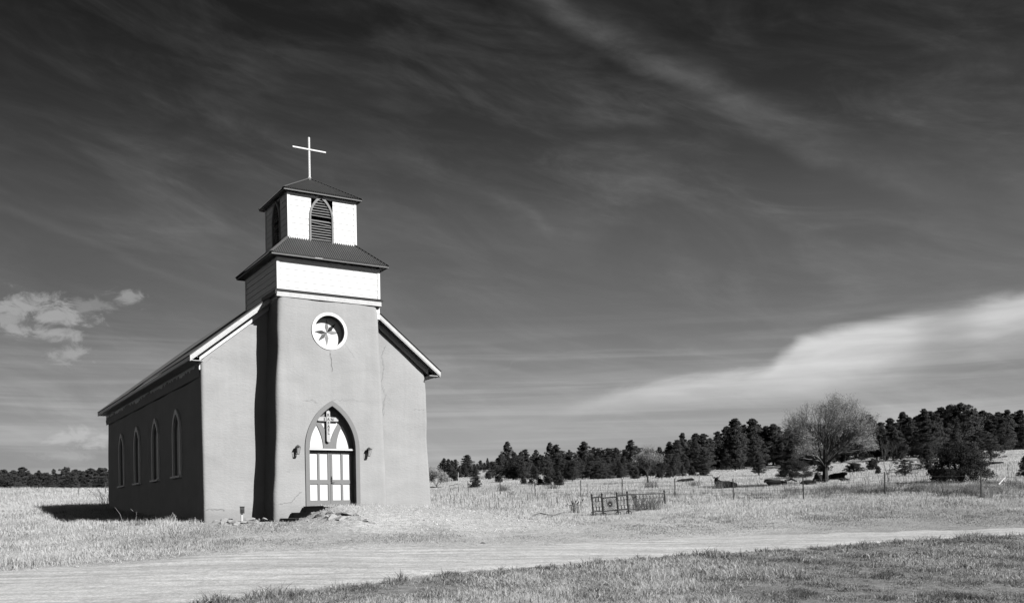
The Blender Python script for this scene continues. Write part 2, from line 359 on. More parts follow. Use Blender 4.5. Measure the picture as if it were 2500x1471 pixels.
def at(px, Y):                            # ground point at depth Y seen in pixel column px
    x = (px - 1250) / F * Y; z = ground(x, Y)
    for _ in range(3):
        x = (px - 1250 + ROLL * (-z / Y * F)) / F * Y; z = ground(x, Y)
    return float(x), float(Y), float(z) + E
def pix(x, y, z):
    X = x / y * F; Z = -(z - E) / y * F
    return 1250 + X - ROLL * Z, YH + Z + ROLL * X
tt = np.linspace(-1, 1, 430); gx = np.sinh(tt * 6.6) / np.sinh(6.6) * 2600 + 0
ty = np.linspace(-1, 1, 470); gy = 33 + np.sinh(ty * 6.6) / np.sinh(6.6) * 2600
gx = np.sort(gx); XX, YY = np.meshgrid(gx, gy); ZZ = ground(XX, YY) + E
nv = XX.size; co = np.stack([XX.ravel(), YY.ravel(), ZZ.ravel()], 1)
idx = np.arange(nv).reshape(XX.shape)
fq = np.stack([idx[:-1, :-1].ravel(), idx[:-1, 1:].ravel(), idx[1:, 1:].ravel(), idx[1:, :-1].ravel()], 1)
def fast_mesh(name, co, faces, m, tone=None, parent=None, smooth=False):
    me = bpy.data.meshes.new(name); nvv = len(co); k = faces.shape[1]; nf = len(faces)
    me.vertices.add(nvv); me.vertices.foreach_set('co', np.ascontiguousarray(co, np.float32).ravel())
    me.loops.add(nf * k); me.loops.foreach_set('vertex_index', np.ascontiguousarray(faces, np.int32).ravel())
    me.polygons.add(nf); me.polygons.foreach_set('loop_start', np.arange(nf, dtype=np.int32) * k)
    if smooth: me.polygons.foreach_set('use_smooth', np.ones(nf, bool))
    me.update(calc_edges=True)
    if tone is not None:
        at_ = me.attributes.new('tone', 'FLOAT', 'POINT'); at_.data.foreach_set('value', np.ascontiguousarray(tone, np.float32))
    me.materials.append(m); o = bpy.data.objects.new(name, me); C.objects.link(o)
    if parent is not None: o.parent = parent
    return o
# soil under the grass: stony near the church, grassy further off
mg = bpy.data.materials.new('ground_soil'); mg.use_nodes = True; t_ = mg.node_tree; t_.nodes.clear(); k_ = N(t_)
tcn = t_.nodes.new('ShaderNodeTexCoord'); P_ = tcn.outputs['Object']
a1 = k_.noise(P_, .35, 6, .6); a2 = k_.noise(P_, 5, 6, .65); a3 = k_.noise(P_, 26, 4, .6)
at_n = t_.nodes.new('ShaderNodeAttribute'); at_n.attribute_name = 'tone'
v_ = k_.m('MULTIPLY', at_n.outputs['Fac'], k_.m('ADD', .55, k_.m('MULTIPLY', a1, .9)))
v_ = k_.m('MULTIPLY', v_, k_.m('ADD', .62, k_.m('MULTIPLY', k_.ss(a2, .3, .7), .5)))
v_ = k_.m('MULTIPLY', v_, k_.m('ADD', .7, k_.m('MULTIPLY', k_.ss(a3, .35, .65), .5)))
cn = t_.nodes.new('ShaderNodeCombineColor')
for i in range(3): t_.links.new(v_, cn.inputs[i])
b_ = t_.nodes.new('ShaderNodeBsdfPrincipled'); b_.inputs['Roughness'].default_value = .95; b_.inputs['Specular IOR Level'].default_value = .1
t_.links.new(cn.outputs[0], b_.inputs['Base Color'])
bn = t_.nodes.new('ShaderNodeBump'); bn.inputs['Strength'].default_value = .8; bn.inputs['Distance'].default_value = .06
t_.links.new(k_.m('ADD', a2, k_.m('MULTIPLY', a3, .5)), bn.inputs['Height']); t_.links.new(bn.outputs[0], b_.inputs['Normal'])
o_ = t_.nodes.new('ShaderNodeOutputMaterial'); t_.links.new(b_.outputs[0], o_.inputs[0])
gtone = np.full(nv, .62)
fo = fast_mesh('ground', co, fq, mg, gtone, smooth=True); tag(fo, kind='structure')

# dirt road, sunk a little into the verges
near = [hit(*p) for p in [(-900, 1800), (-300, 1640), (150, 1535), (500, 1471), (650, 1452), (800, 1434), (950, 1418), (1100, 1399), (1250, 1387), (1400, 1376), (1570, 1362), (1740, 1350), (1920, 1341), (2100, 1328), (2300, 1315), (2490, 1304), (2700, 1297), (2950, 1290)]]
far = [hit(*p) for p in [(-900, 1420), (-300, 1402), (0, 1394), (150, 1382), (300, 1370), (450, 1358), (600, 1347), (750, 1341), (900, 1337), (1080, 1333), (1280, 1330), (1480, 1322), (1700, 1311), (2000, 1301), (2250, 1295), (2490, 1289), (2700, 1285), (2950, 1281)]]
def resample(p, k):
    p = np.array(p); d = np.r_[0, np.cumsum(np.hypot(*np.diff(p, axis=0).T))]; t = np.linspace(0, d[-1], k)
    return np.stack([np.interp(t, d, p[:, 0]), np.interp(t, d, p[:, 1])], 1)
# pair the edges by direction across the road, not by length
K = 700
NE = resample(near, K); FE = resample(far, K)
jn = np.cumsum(rng.normal(0, .05, K)); jn -= np.convolve(jn, np.ones(41) / 41, 'same'); jf = np.cumsum(rng.normal(0, .14, K)); jf -= np.convolve(jf, np.ones(61) / 61, 'same')
_sm = np.hanning(15); _sm /= _sm.sum(); jn = np.convolve(jn, _sm, 'same'); jf = np.convolve(jf, _sm, 'same')
W_ = 14; rc = []
for s in np.linspace(0, 1, W_ + 1):
    p = NE * (1 - s) + FE * s; p[:, 1] += jn * (1 - s) ** 4 + jf * s ** 4
    lift = .03 if 0 < s < 1 else -.02
    rut = .03 * (math.exp(-((s - .28) / .06) ** 2) + math.exp(-((s - .68) / .06) ** 2))
    rc.append(np.c_[p, ground(p[:, 0], p[:, 1]) + E + lift - rut * .5])
rc = np.array(rc); ri = np.arange(rc.shape[0] * K).reshape(rc.shape[0], K)
rf = np.stack([ri[:-1, :-1].ravel(), ri[:-1, 1:].ravel(), ri[1:, 1:].ravel(), ri[1:, :-1].ravel()], 1)
mr = bpy.data.materials.new('road_dirt'); mr.use_nodes = True; t_ = mr.node_tree; t_.nodes.clear(); k_ = N(t_)
tcn = t_.nodes.new('ShaderNodeTexCoord'); mp_ = t_.nodes.new('ShaderNodeMapping'); mp_.inputs['Rotation'].default_value = (0, 0, R(-33)); mp_.inputs['Scale'].default_value = (.12, 1.6, 1)
t_.links.new(tcn.outputs['Object'], mp_.inputs[0])
s1 = k_.noise(mp_.outputs[0], 1.6, 7, .65); s2 = k_.noise(tcn.outputs['Object'], 14, 6, .7); s3_ = k_.noise(tcn.outputs['Object'], .5, 4, .6)
v_ = k_.m('MULTIPLY', .66, k_.m('ADD', .66, k_.m('MULTIPLY', k_.ss(s1, .3, .7), .44)))
v_ = k_.m('MULTIPLY', v_, k_.m('ADD', .74, k_.m('MULTIPLY', k_.ss(s2, .35, .65), .36)))
s4_ = k_.noise(tcn.outputs['Object'], 3.2, 7, .7); v_ = k_.m('MULTIPLY', v_, k_.m('ADD', .80, k_.m('MULTIPLY', k_.ss(s4_, .34, .60), .22)))
v_ = k_.m('MULTIPLY', v_, k_.m('ADD', .86, k_.m('MULTIPLY', s3_, .28)))
cn = t_.nodes.new('ShaderNodeCombineColor')
for i in range(3): t_.links.new(v_, cn.inputs[i])
b_ = t_.nodes.new('ShaderNodeBsdfPrincipled'); b_.inputs['Roughness'].default_value = .95; b_.inputs['Specular IOR Level'].default_value = .1
t_.links.new(cn.outputs[0], b_.inputs['Base Color'])
bn = t_.nodes.new('ShaderNodeBump'); bn.inputs['Strength'].default_value = .7; bn.inputs['Distance'].default_value = .03
t_.links.new(k_.m('ADD', k_.m('MULTIPLY', s1, 1.4), k_.m('MULTIPLY', s2, .7)), bn.inputs['Height']); t_.links.new(bn.outputs[0], b_.inputs['Normal'])
o_ = t_.nodes.new('ShaderNodeOutputMaterial'); t_.links.new(b_.outputs[0], o_.inputs[0])
tag(fast_mesh('dirt_road', rc.reshape(-1, 3), rf, mr, smooth=True), kind='structure')

_oN = np.argsort(NE[:, 0]); _yn = np.interp(co[:, 0], NE[_oN, 0], NE[_oN, 1]); _c = co[:, 0] / np.maximum(co[:, 1], 8) * F
_k = np.clip((_yn - co[:, 1]) / .6, 0, 1); _rt = np.clip((_c - 500) / 500, 0, 1) * np.clip((52 - co[:, 1]) / 6, 0, 1)
gtone = .56 - .28 * _k - .20 * _rt * (1 - _k)
fo.data.attributes['tone'].data.foreach_set('value', gtone.astype(np.float32))
# ------------------------------------------------------------------ church
ZB = .35                                   # the church empty stands this far below the eye
ch = empty('church', (OX[0], OX[1], E - ZB), TH)
tag(ch, 'adobe church with white wooden belfry, corrugated tin roofs and a pointed arch door', 'church')
OFF = (0, 0, ZB)
def part(mb, name, m, parent=ch, smooth=False, label=None):
    o = mb.build(name, m, parent, smooth, OFF)
    if label: o['label'] = label
    return o
def zroof(a): return 6.87 + .7985 * (5.94 - abs(a))
def pn3(x, y, z, s): return math.sin(x * s + 1.3 * math.sin(y * s * 1.1 + 2)) * math.sin(z * s * .9 + 1.7 * math.sin(x * s * .7 + z * s * .3))
def wall_mesh(poly, z0, ztop, lev, seg=.3, rad=.16, wob=.035, batter=None):
    """closed outline with rounded corners, swept up to ztop(a,b), hand-plastered waviness"""
    pts = []; k = len(poly)
    for i in range(k):
        p0, p1, p2 = (np.array(poly[(i + d) % k], float) for d in (-1, 0, 1))
        d0 = (p0 - p1) / np.linalg.norm(p0 - p1); d1 = (p2 - p1) / np.linalg.norm(p2 - p1)
        for t in np.linspace(0, 1, 6):     # corner arc (quadratic)
            pts.append(((1 - t) ** 2) * (p1 + d0 * rad) + 2 * t * (1 - t) * p1 + t * t * (p1 + d1 * rad))
        q0 = p1 + d1 * rad; q1 = p2 - d1 * rad; L = np.linalg.norm(q1 - q0); m_ = max(1, int(L / seg))
        for t in np.linspace(0, 1, m_ + 1)[1:-1]: pts.append(q0 + (q1 - q0) * t)
    vs = []; cx = np.mean([p[0] for p in poly]); 
    nn = len(pts)
    nor = []
    for i in range(nn):
        d = pts[(i + 1) % nn] - pts[i - 1]; nor.append(np.array([d[1], -d[0]]) / np.linalg.norm(d))
    for l in range(lev + 1):
        s = l / lev
        for p, n_ in zip(pts, nor):
            zt = ztop(p[0], p[1]); z = z0 + (zt - z0) * s
            w_ = wob * (pn3(p[0], p[1], z, 1.1) + .5 * pn3(p[0] + 5, p[1], z, 2.9))
            qx, qy = p + n_ * w_
            if batter: qx, qy = batter(qx, qy, z)
            vs.append((qx, qy, z))
    fs = [(l * nn + i, l * nn + (i + 1) % nn, (l + 1) * nn + (i + 1) % nn, (l + 1) * nn + i) for l in range(lev) for i in range(nn)]
    return vs, fs
# nave walls
NV = 1.475; NBK = 26.6
def nb(x, y, z):
    if x > 0: x += (.24 * (1 - np.clip((z + .2) / 6.8, 0, 1)) - .03) * min(1, max(0, (x - 3) / 2))
    return x, y
mb = MB(); mb.add(*wall_mesh([(-5.40, NV), (5.37, NV), (5.37, NBK), (-5.40, NBK)], -1.2, lambda a, b: zroof(a) - .42, 22, batter=nb))
nave = part(mb, 'nave_wall', M['adobe'], smooth=True)
# tower walls, buttressed slightly outwards at the foot
def tb(x, y, z):
    s = 1 - np.clip((z + .1) / 9.5, 0, 1); s = s ** 1.15
    k = min(1, abs(x) / 2.2)
    x = x + (-.34 * s if x < 0 else .33 * s) * k
    if z > 8.9: x -= math.copysign(.06 * ((z - 8.9) / .5) ** 2, x) * k
    return x, y
mb = MB(); mb.add(*wall_mesh([(-2.44, 0), (2.30, 0), (2.30, 3.2), (-2.44, 3.2)], -1.2, lambda a, b: 9.47, 40, seg=.16, rad=.22, wob=.03, batter=tb))
nn_ = len(mb.v) // 41; mb.f.append(tuple(range(40 * nn_, 41 * nn_))); mb.f.append(tuple(range(nn_))[::-1])
tower = part(mb, 'tower_wall', M['adobe'], smooth=True)
# pointed arch outline: centre c, half width w, foot z0, spring zs, tip zt
def arch(c, w, z0, zs, zt, k=14, foot=True):
    h = zt - zs; r = (w * w + h * h) / (2 * w)         # circle through the spring and the tip, centred on the spring line
    L = []
    a_end = math.asin(min(1, h / r))
    for i in range(k + 1):
        t = a_end * i / k; L.append((c - w + r - r * math.cos(t), zs + r * math.sin(t)))
    Rr = [(2 * c - x, z) for x, z in L[:-1][::-1]]
    return ([(c - w, z0)] if foot else []) + L + Rr + ([(c + w, z0)] if foot else [])
def cutter(mbx):
    o = mbx.build('cut', M['dark'], ch, off=OFF); o.hide_render = True; return o
AC = -.055
mb = MB(); mb.prism(arch(AC, 1.20, -.2, 2.88, 4.96), -.6, .43); c1 = cutter(mb)
RC = (-.11, 8.13)
circ = lambda r, k=48: [(RC[0] + r * math.cos(2 * math.pi * i / k), RC[1] + r * math.sin(2 * math.pi * i / k)) for i in range(k)]
mb = MB(); mb.prism(circ(.76), -.6, .36); c2 = cutter(mb)
mods = []
for c_ in (c1, c2):
    md = tower.modifiers.new('b', 'BOOLEAN'); md.object = c_; md.operation = 'DIFFERENCE'; md.solver = 'EXACT'; mods.append(md)
WINS = [6.2, 11.15, 16.2, 21.2]
cs = []
for yb in WINS:
    mb = MB(); mb.prism(arch(yb, .80, 1.85, 3.8, 4.98), -5.9, -5.22, 'x'); cs.append(cutter(mb))
for c_ in cs:
    md = nave.modifiers.new('b', 'BOOLEAN'); md.object = c_; md.operation = 'DIFFERENCE'; md.solver = 'EXACT'
bpy.context.view_layer.update(); dg_ = bpy.context.evaluated_depsgraph_get()
for o in (nave, tower):
    me = bpy.data.meshes.new_from_object(o.evaluated_get(dg_)); o.modifiers.clear(); o.data = me
    me.materials.clear(); me.materials.append(M['adobe']); me.set_sharp_from_angle(angle=R(35))
for c_ in [c1, c2] + cs: bpy.data.objects.remove(c_, do_unlink=True)

# round window with a painted star
mb = MB(); mb.ring(circ(.835), circ(.70), -.045, .10); rw = part(mb, 'round_window', M['white'])
mb = MB(); mb.ring(circ(.757), circ(.715), .101, .352); part(mb, 'reveal', M['greylight'], rw)
mb = MB(); mb.prism(circ(.757), .352, .37); part(mb, 'panel', M['white'], rw)
SV = [.2, .02, .26, .26, .12, .05]        # tones of the six points, clockwise from the top
for i in range(6):
    t = R((90, 45, 3, -90, -135, 180)[i]); L_ = (.62, .62, .64, .62, .60, .61)[i]
    tip = (RC[0] + L_ * math.cos(t), RC[1] + L_ * math.sin(t)); h_ = .26
    l_ = (RC[0] + h_ * math.cos(t + .36), RC[1] + h_ * math.sin(t + .36)); r_ = (RC[0] + h_ * math.cos(t - .36), RC[1] + h_ * math.sin(t - .36))
    mb = MB(); mb.add([(RC[0], .349, RC[1]), (l_[0], .349, l_[1]), (tip[0], .349, tip[1]), (r_[0], .349, r_[1]), (RC[0] + (tip[0] - RC[0]) * .36, .335, RC[1] + (tip[1] - RC[1]) * .36)],
                      [(0, 1, 4), (1, 2, 4), (2, 3, 4), (3, 0, 4)])
    part(mb, 'star_point', mat('star_paint', SV[i], .7), rw)

# door way: trim, transom, tympanum, two leaves
mb = MB(); mb.ring(arch(AC, 1.275, .33, 2.88, 5.04), arch(AC, 1.085, .33, 2.88, 4.80), -.05, .02, closed=False); trim = part(mb, 'arch_trim', M['grey'])
mb = MB(); mb.ring(arch(AC, 1.19, .33, 2.88, 4.94), arch(AC, 1.085, .33, 2.88, 4.80), .021, .42, closed=False); part(mb, 'jamb', mat('dark_jamb', .12, .7), trim)
mb = MB(); mb.box(AC - 1.35, AC + 1.35, -.12, .40, .24, .335); part(mb, 'door_sill', M['greylight'], trim)
tym = MB(); tym.prism(arch(AC, 1.084, 2.92, 2.93, 4.79, foot=False), .36, .40); ty_ = part(tym, 'tympanum', M['white'])
mb = MB()                                   # grey tracery
mb.ring(arch(AC, 1.083, 2.93, 2.935, 4.79, foot=False), arch(AC, .93, 2.94, 2.945, 4.50, foot=False), .325, .358, closed=False)
w1_ = []; w2_ = []
for i in range(13):                         # two ribs swinging out from the centre
    t = i / 12; z = 2.94 + t * 1.26; x = .14 + .5 * (t ** 1.9); w1_.append((x, z)); w2_.append((x + .17 - .02 * t, z + .06 * t))
for s_ in (-1, 1):
    poly = [(AC + s_ * (x - .14), z) for x, z in w1_] + [(AC + s_ * (x), z) for x, z in w2_][::-1]
    if s_ > 0: poly = poly[::-1]
    k = len(poly) // 2
    for i in range(k - 1):
        a_, b__, c_, d_ = poly[i], poly[i + 1], poly[-2 - i], poly[-1 - i]
        mb.add([(p[0], yy, p[1]) for yy in (.322 if s_ < 0 else .324, .358) for p in (a_, b__, c_, d_)], [(0, 1, 2, 3), (4, 7, 6, 5), (0, 4, 5, 1), (2, 6, 7, 3)])
mb.prism([(AC - .15, 2.94), (AC + .15, 2.94), (AC + .12, 3.2), (AC, 3.32), (AC - .12, 3.2)], .318, .358)
part(mb, 'tracery', M['grey'], ty_)
mb = MB(); mb.box(AC - 1.08, AC + 1.08, .16, .42, 2.83, 2.92); part(mb, 'transom', M['greylight'])
mb = MB(); mb.box(AC - 1.08, AC + 1.08, .14, .159, 2.835, 2.885); part(mb, 'transom_moulding', M['white'])
mb = MB(); mb.box(AC - 1.08, AC + 1.08, .42, .50, .3, 2.9); part(mb, 'door_backing', M['dark'])
for s_, xs in ((-1, (AC - 1.075, AC - .005)), (1, (AC + .005, AC + 1.075))):
    x0_, x1_ = xs
    mb = MB(); mb.box(x0_, x1_, .375, .405, .35, 2.82); leaf_ = part(mb, 'door', M['white'])
    st = .085; inn = (x0_ + st + .02 * (s_ > 0), x1_ - st - .02 * (s_ < 0)); mid = (inn[0] + inn[1]) / 2 + .01
    mb = MB()
    mb.box(x0_, inn[0], .335, .374, .35, 2.82); mb.box(inn[1], x1_, .335, .374, .35, 2.82)
    for z0_, z1_ in ((.35, .60), (1.33, 1.52), (2.74, 2.82)): mb.box(inn[0], inn[1], .335, .374, z0_, z1_)
    mb.box(mid - .05, mid + .05, .335, .374, .60, 1.33); mb.box(mid - .05, mid + .05, .335, .374, 1.52, 2.74)
    part(mb, 'door_frame', M['grey'], leaf_)
    if s_ > 0:
        mb = MB(); mb.box(x0_ + .025, x0_ + .075, .318, .334, 1.33, 1.68)
        mb.tube([(x0_ + .05, .32, 1.40), (x0_ + .05, .27, 1.40), (x0_ + .17, .26, 1.39)], .016)
        mb.tube([(x0_ + .05, .32, 1.62), (x0_ + .05, .26, 1.6), (x0_ + .05, .26, 1.5), (x0_ + .05, .32, 1.46)], .014)
        part(mb, 'handle', M['lampmetal'], leaf_)
# boards of the wooden stages
def siding(name, x0, x1, y0, y1, z0, z1, bh, m=M['white'], th=.03, holes=()):
    mb = MB(); z = z0; k = 0
    while z < z1 - .02:
        zt = min(z + bh - .013, z1); d = .004 * (k % 3)
        for (ax, ay, bx, by) in ((x0, y0, x1, y0), (x0, y1, x0, y0), (x1, y0, x1, y1), (x1, y1, x0, y1)):
            # board leans out a touch at its lower edge, like lapped siding
            dx_, dy_ = bx - ax, by - ay; L = math.hypot(dx_, dy_); nx, ny = dy_ / L, -dx_ / L
            segs = [(0, L)]
            if name in ('belfry_wall',) : segs = [(0, L / 2 - .545 + (0.01)), (L / 2 + .545 + (-.05 if ay == by == y0 else 0), L)] if zt < 14.42 and z > 12.1 else [(0, L)]
            for s0, s1 in segs:
                if s0 >= s1: continue
                p = lambda s, o, zz: (ax + dx_ / L * s + nx * o, ay + dy_ / L * s + ny * o, zz)
                lo_, hi_ = .016 + d * .5, .006 + d * .5
                mb.add([p(s0, lo_, z), p(s1, lo_, z), p(s1, hi_, zt), p(s0, hi_, zt), p(s0, -th, z), p(s1, -th, z), p(s1, -th, zt), p(s0, -th, zt)],
                       [(0, 1, 2, 3), (4, 7, 6, 5), (0, 4, 5, 1), (3, 2, 6, 7), (0, 3, 7, 4), (1, 5, 6, 2)])
        z += bh; k += 1
    return mb
X1 = 2.395; F1 = .15; B1 = F1 + 2 * X1
mb = siding('lower', -X1, X1, F1, B1, 8.9, 11.32, .263); s1p = part(mb, 'tower_stage_wall', M['white'])
mb = MB(); mb.box(-X1 + .04, X1 - .04, F1 + .04, B1 - .04, 8.8, 11.2); part(mb, 'stage_lining', M['seam'], s1p)
def corners(x, y0, y1, z0, z1, nm='corner_board', wd=.12):
    for sx in (-1, 1):
        for yy, sy in ((y0, -1), (y1, 1)):
            mb = MB(); xo = sx * (x + .035)
            mb.box(*sorted((xo, sx * (x + .035 - wd))), *sorted((yy + sy * .035, yy + sy * .008)), z0, z1)
            mb.box(*sorted((xo, sx * (x + .008))), *sorted((yy + sy * .0075, yy - sy * wd)), z0, z1)
            part(mb, nm, M['white'])
corners(X1, F1, B1, 9.72, 11.2)
mb = MB(); mb.box(-2.50, 2.41, -.05, .14, 9.47, 9.70); part(mb, 'frieze_board', M['oldwhite'])
mb = MB(); mb.box(-2.58, 2.49, -.10, .13, 9.705, 9.745); mb.box(-2.53, 2.45, -.04, .12, 9.75, 9.80); part(mb, 'flashing', mat('dark_flashing', .03, .6))
mb = MB(); mb.box(-2.58, -2.50, -.10, 1.9, 9.55, 9.745); part(mb, 'flashing', mat('dark_flashing', .03, .6))
X2 = 1.6107; F2 = B1 - X1 - X2; B2 = F2 + 2 * X2
mb = siding('belfry_wall', -X2, X2, F2, B2, 12.0, 14.5, .262); bw = part(mb, 'belfry_wall', M['white'])
corners(X2, F2, B2, 12.15, 14.6)
# louvred openings
def louvre(c, w, face, axis, z0=12.26, zs=13.40, zt=14.45):
    sgn = -1
    mb = MB(); mb.ring(arch(c, w, z0, zs, zt), arch(c, w - .085, z0, zs, zt - .14), face - .06, face + .03, axis, closed=False)
    d = part(mb, 'louvre_frame', M['grey'])
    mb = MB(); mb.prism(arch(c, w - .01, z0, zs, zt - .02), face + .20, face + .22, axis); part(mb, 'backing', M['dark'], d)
    z = z0 + .05; i = 0
    while z < zt - .25:
        zz = z - zs; ww = w - .07
        if zz > 0: r = (ww * ww + (zt - .14 - zs) ** 2) / (2 * ww); ww = ww - (r - math.sqrt(max(r * r - zz * zz, 0)))
        if ww > .04 and i not in (9,):
            mb = MB(); tl = .018 * math.sin(i * 2.3) if i != 7 else -.07
            x0_, x1_ = c - ww, c + ww
            P8 = [(x0_, face - .02, z - tl * .5), (x1_, face - .02, z + tl * .5), (x1_, face + .12, z + .085 + tl * .5), (x0_, face + .12, z + .085 - tl * .5)]
            P8 += [(p[0], p[1], p[2] + .018) for p in P8]
            if axis == 'x': P8 = [(p[1], p[0], p[2]) for p in P8]
            mb.add(P8, [(0, 3, 2, 1), (4, 5, 6, 7), (0, 1, 5, 4), (1, 2, 6, 5), (2, 3, 7, 6), (3, 0, 4, 7)])
            part(mb, 'louvre_slat', M['slat'], d)
        z += .118; i += 1
    mb = MB()
    if axis == 'y': mb.box(c - w - .03, c + w + .03, face - .08, face + .02, z0 - .06, z0)
    else: mb.box(face - .08, face + .02, c - w - .03, c + w + .03, z0 - .06, z0)
    part(mb, 'louvre_sill', M['grey'], d)
louvre(-.06, .575, F2, 'y'); louvre((F2 + B2) / 2, .575, -X2, 'x')
# corrugated hipped roofs
def corr(mb, p0, p1, up_in, rise, tmax, hip, pitch=.105, amp=.03):
    """ribs running up a slope: eave p0->p1, up_in = horizontal inward direction, rise per metre, tmax = depth in plan; hip: also cut by both hips"""
    p0 = Vector(p0); p1 = Vector(p1); L = (p1 - p0).length; d = (p1 - p0) / L; u = Vector(up_in)
    nrm = (Vector((0, 0, 1)) - u * rise).normalized(); k = int(L / pitch * 6); last = None
    for i in range(k + 1):
        s = L * i / k; h = amp * math.cos(2 * math.pi * s / pitch)
        t = min(tmax, s, L - s) if hip else tmax
        a = p0 + d * s + nrm * h; b = a + (u + Vector((0, 0, rise))) * t
        if last and (t > 1e-4 or last[2] > 1e-4): mb.add([last[0], a, b, last[1]], [(0, 1, 2, 3)])
        last = (a, b, t)
def hiproof(name, x, y0, y1, z, inner, rise, fz=.045):
    e = MB(); c_ = [(-x, y0), (x, y0), (x, y1), (-x, y1)]
    dirs = [(0, 1, 0), (-1, 0, 0), (0, -1, 0), (1, 0, 0)]
    for i in range(4):
        a, b = c_[i], c_[(i + 1) % 4]
        corr(e, (*a, z + .02), (*b, z + .02), dirs[i], rise, inner, True)
    ro = part(e, name, M['tin'])
    mb = MB(); zi = z + inner * rise             # underboarding, fascia and soffit
    q0 = [(px, py, z - .012) for px, py in c_]; q1 = [(-x + inner, y0 + inner, zi - .012), (x - inner, y0 + inner, zi - .012), (x - inner, y1 - inner, zi - .012), (-x + inner, y1 - inner, zi - .012)]
    mb.add(q0 + q1, [(i, (i + 1) % 4, 4 + (i + 1) % 4, 4 + i) for i in range(4)]); part(mb, 'underboarding', M['seam'], ro)
    mb = MB()
    i_ = .02; o = [(-x + i_, y0 + i_), (x - i_, y0 + i_), (x - i_, y1 - i_), (-x + i_, y1 - i_)]; w_ = .035
    ii = [(-x + i_ + w_, y0 + i_ + w_), (x - i_ - w_, y0 + i_ + w_), (x - i_ - w_, y1 - i_ - w_), (-x + i_ + w_, y1 - i_ - w_)]
    for k in range(4):
        a, b, c2_, d = o[k], o[(k + 1) % 4], ii[(k + 1) % 4], ii[k]
        zt_, zb_ = z - .02, z - .02 - fz
        mb.add([(*a, zb_), (*b, zb_), (*c2_, zb_), (*d, zb_), (*a, zt_), (*b, zt_), (*c2_, zt_), (*d, zt_)], [(0, 3, 2, 1), (4, 5, 6, 7), (0, 1, 5, 4), (2, 3, 7, 6)])
    part(mb, 'fascia', M['fascia'], ro)
    mb = MB(); zz = z - .035; s = inner if inner < x - .2 else x * .5
    w_ = min(.5, s); mb.add([(-x + .056, y0 + .056, zz), (x - .056, y0 + .056, zz), (x - .056, y1 - .056, zz), (-x + .056, y1 - .056, zz),
            (-x + w_, y0 + w_, zz), (x - w_, y0 + w_, zz), (x - w_, y1 - w_, zz), (-x + w_, y1 - w_, zz)], [(i, (i + 1) % 4, 4 + (i + 1) % 4, 4 + i) for i in range(4)])
    part(mb, 'soffit', M['white'], ro)
    for i in range(4):                            # caps along the hips
        mb = MB(); a = Vector((*c_[i], z + .04)); b = Vector((q1[i][0], q1[i][1], zi + .04)); mb.obox(a, b, .16, .018)
        part(mb, 'hip_cap', M['cap'], ro)
    return ro
o1 = .3686; hiproof('stage_roof', X1 + o1, F1 - o1, B1 + o1, 11.307, X1 + o1 - X2 + .02, .93)
o2 = .26; in2 = X2 + o2; hiproof('belfry_roof', X2 + o2, F2 - o2, B2 + o2, 14.486, in2, (15.72 - 14.486) / in2)
# frieze under the belfry and stage eaves
for x_, f_, b2_, z_ in ((X1, F1, B1, 11.06), (X2, F2, B2, 14.28)):
    mb = MB(); mb.box(-x_ - .03, x_ + .03, f_ - .034, f_ - .02, z_, z_ + .2); part(mb, 'frieze_board', M['white'])
# roof cross
mb = MB(); cy_ = F2 + X2
mb.tube([(0, cy_, 15.6), (0, cy_, 16.6), (0, cy_, 17.665)], .052, 10); 
for z in np.arange(15.8, 17.6, .075): mb.box(-.006, .006, cy_ - .066, cy_ - .05, z, z + .03)
rcx = part(mb, 'roof_cross', M['white'])
mb = MB(); mb.tube([(-.81, cy_ - .02, 17.08), (.81, cy_ - .02, 17.08)], .05, 10); part(mb, 'cross_arm', M['white'], rcx)
mb = MB(); mb.tube([(0, cy_, 15.62), (0, cy_, 15.82)], [.14, .06], 8); part(mb, 'cross_foot', M['oldwhite'], rcx)

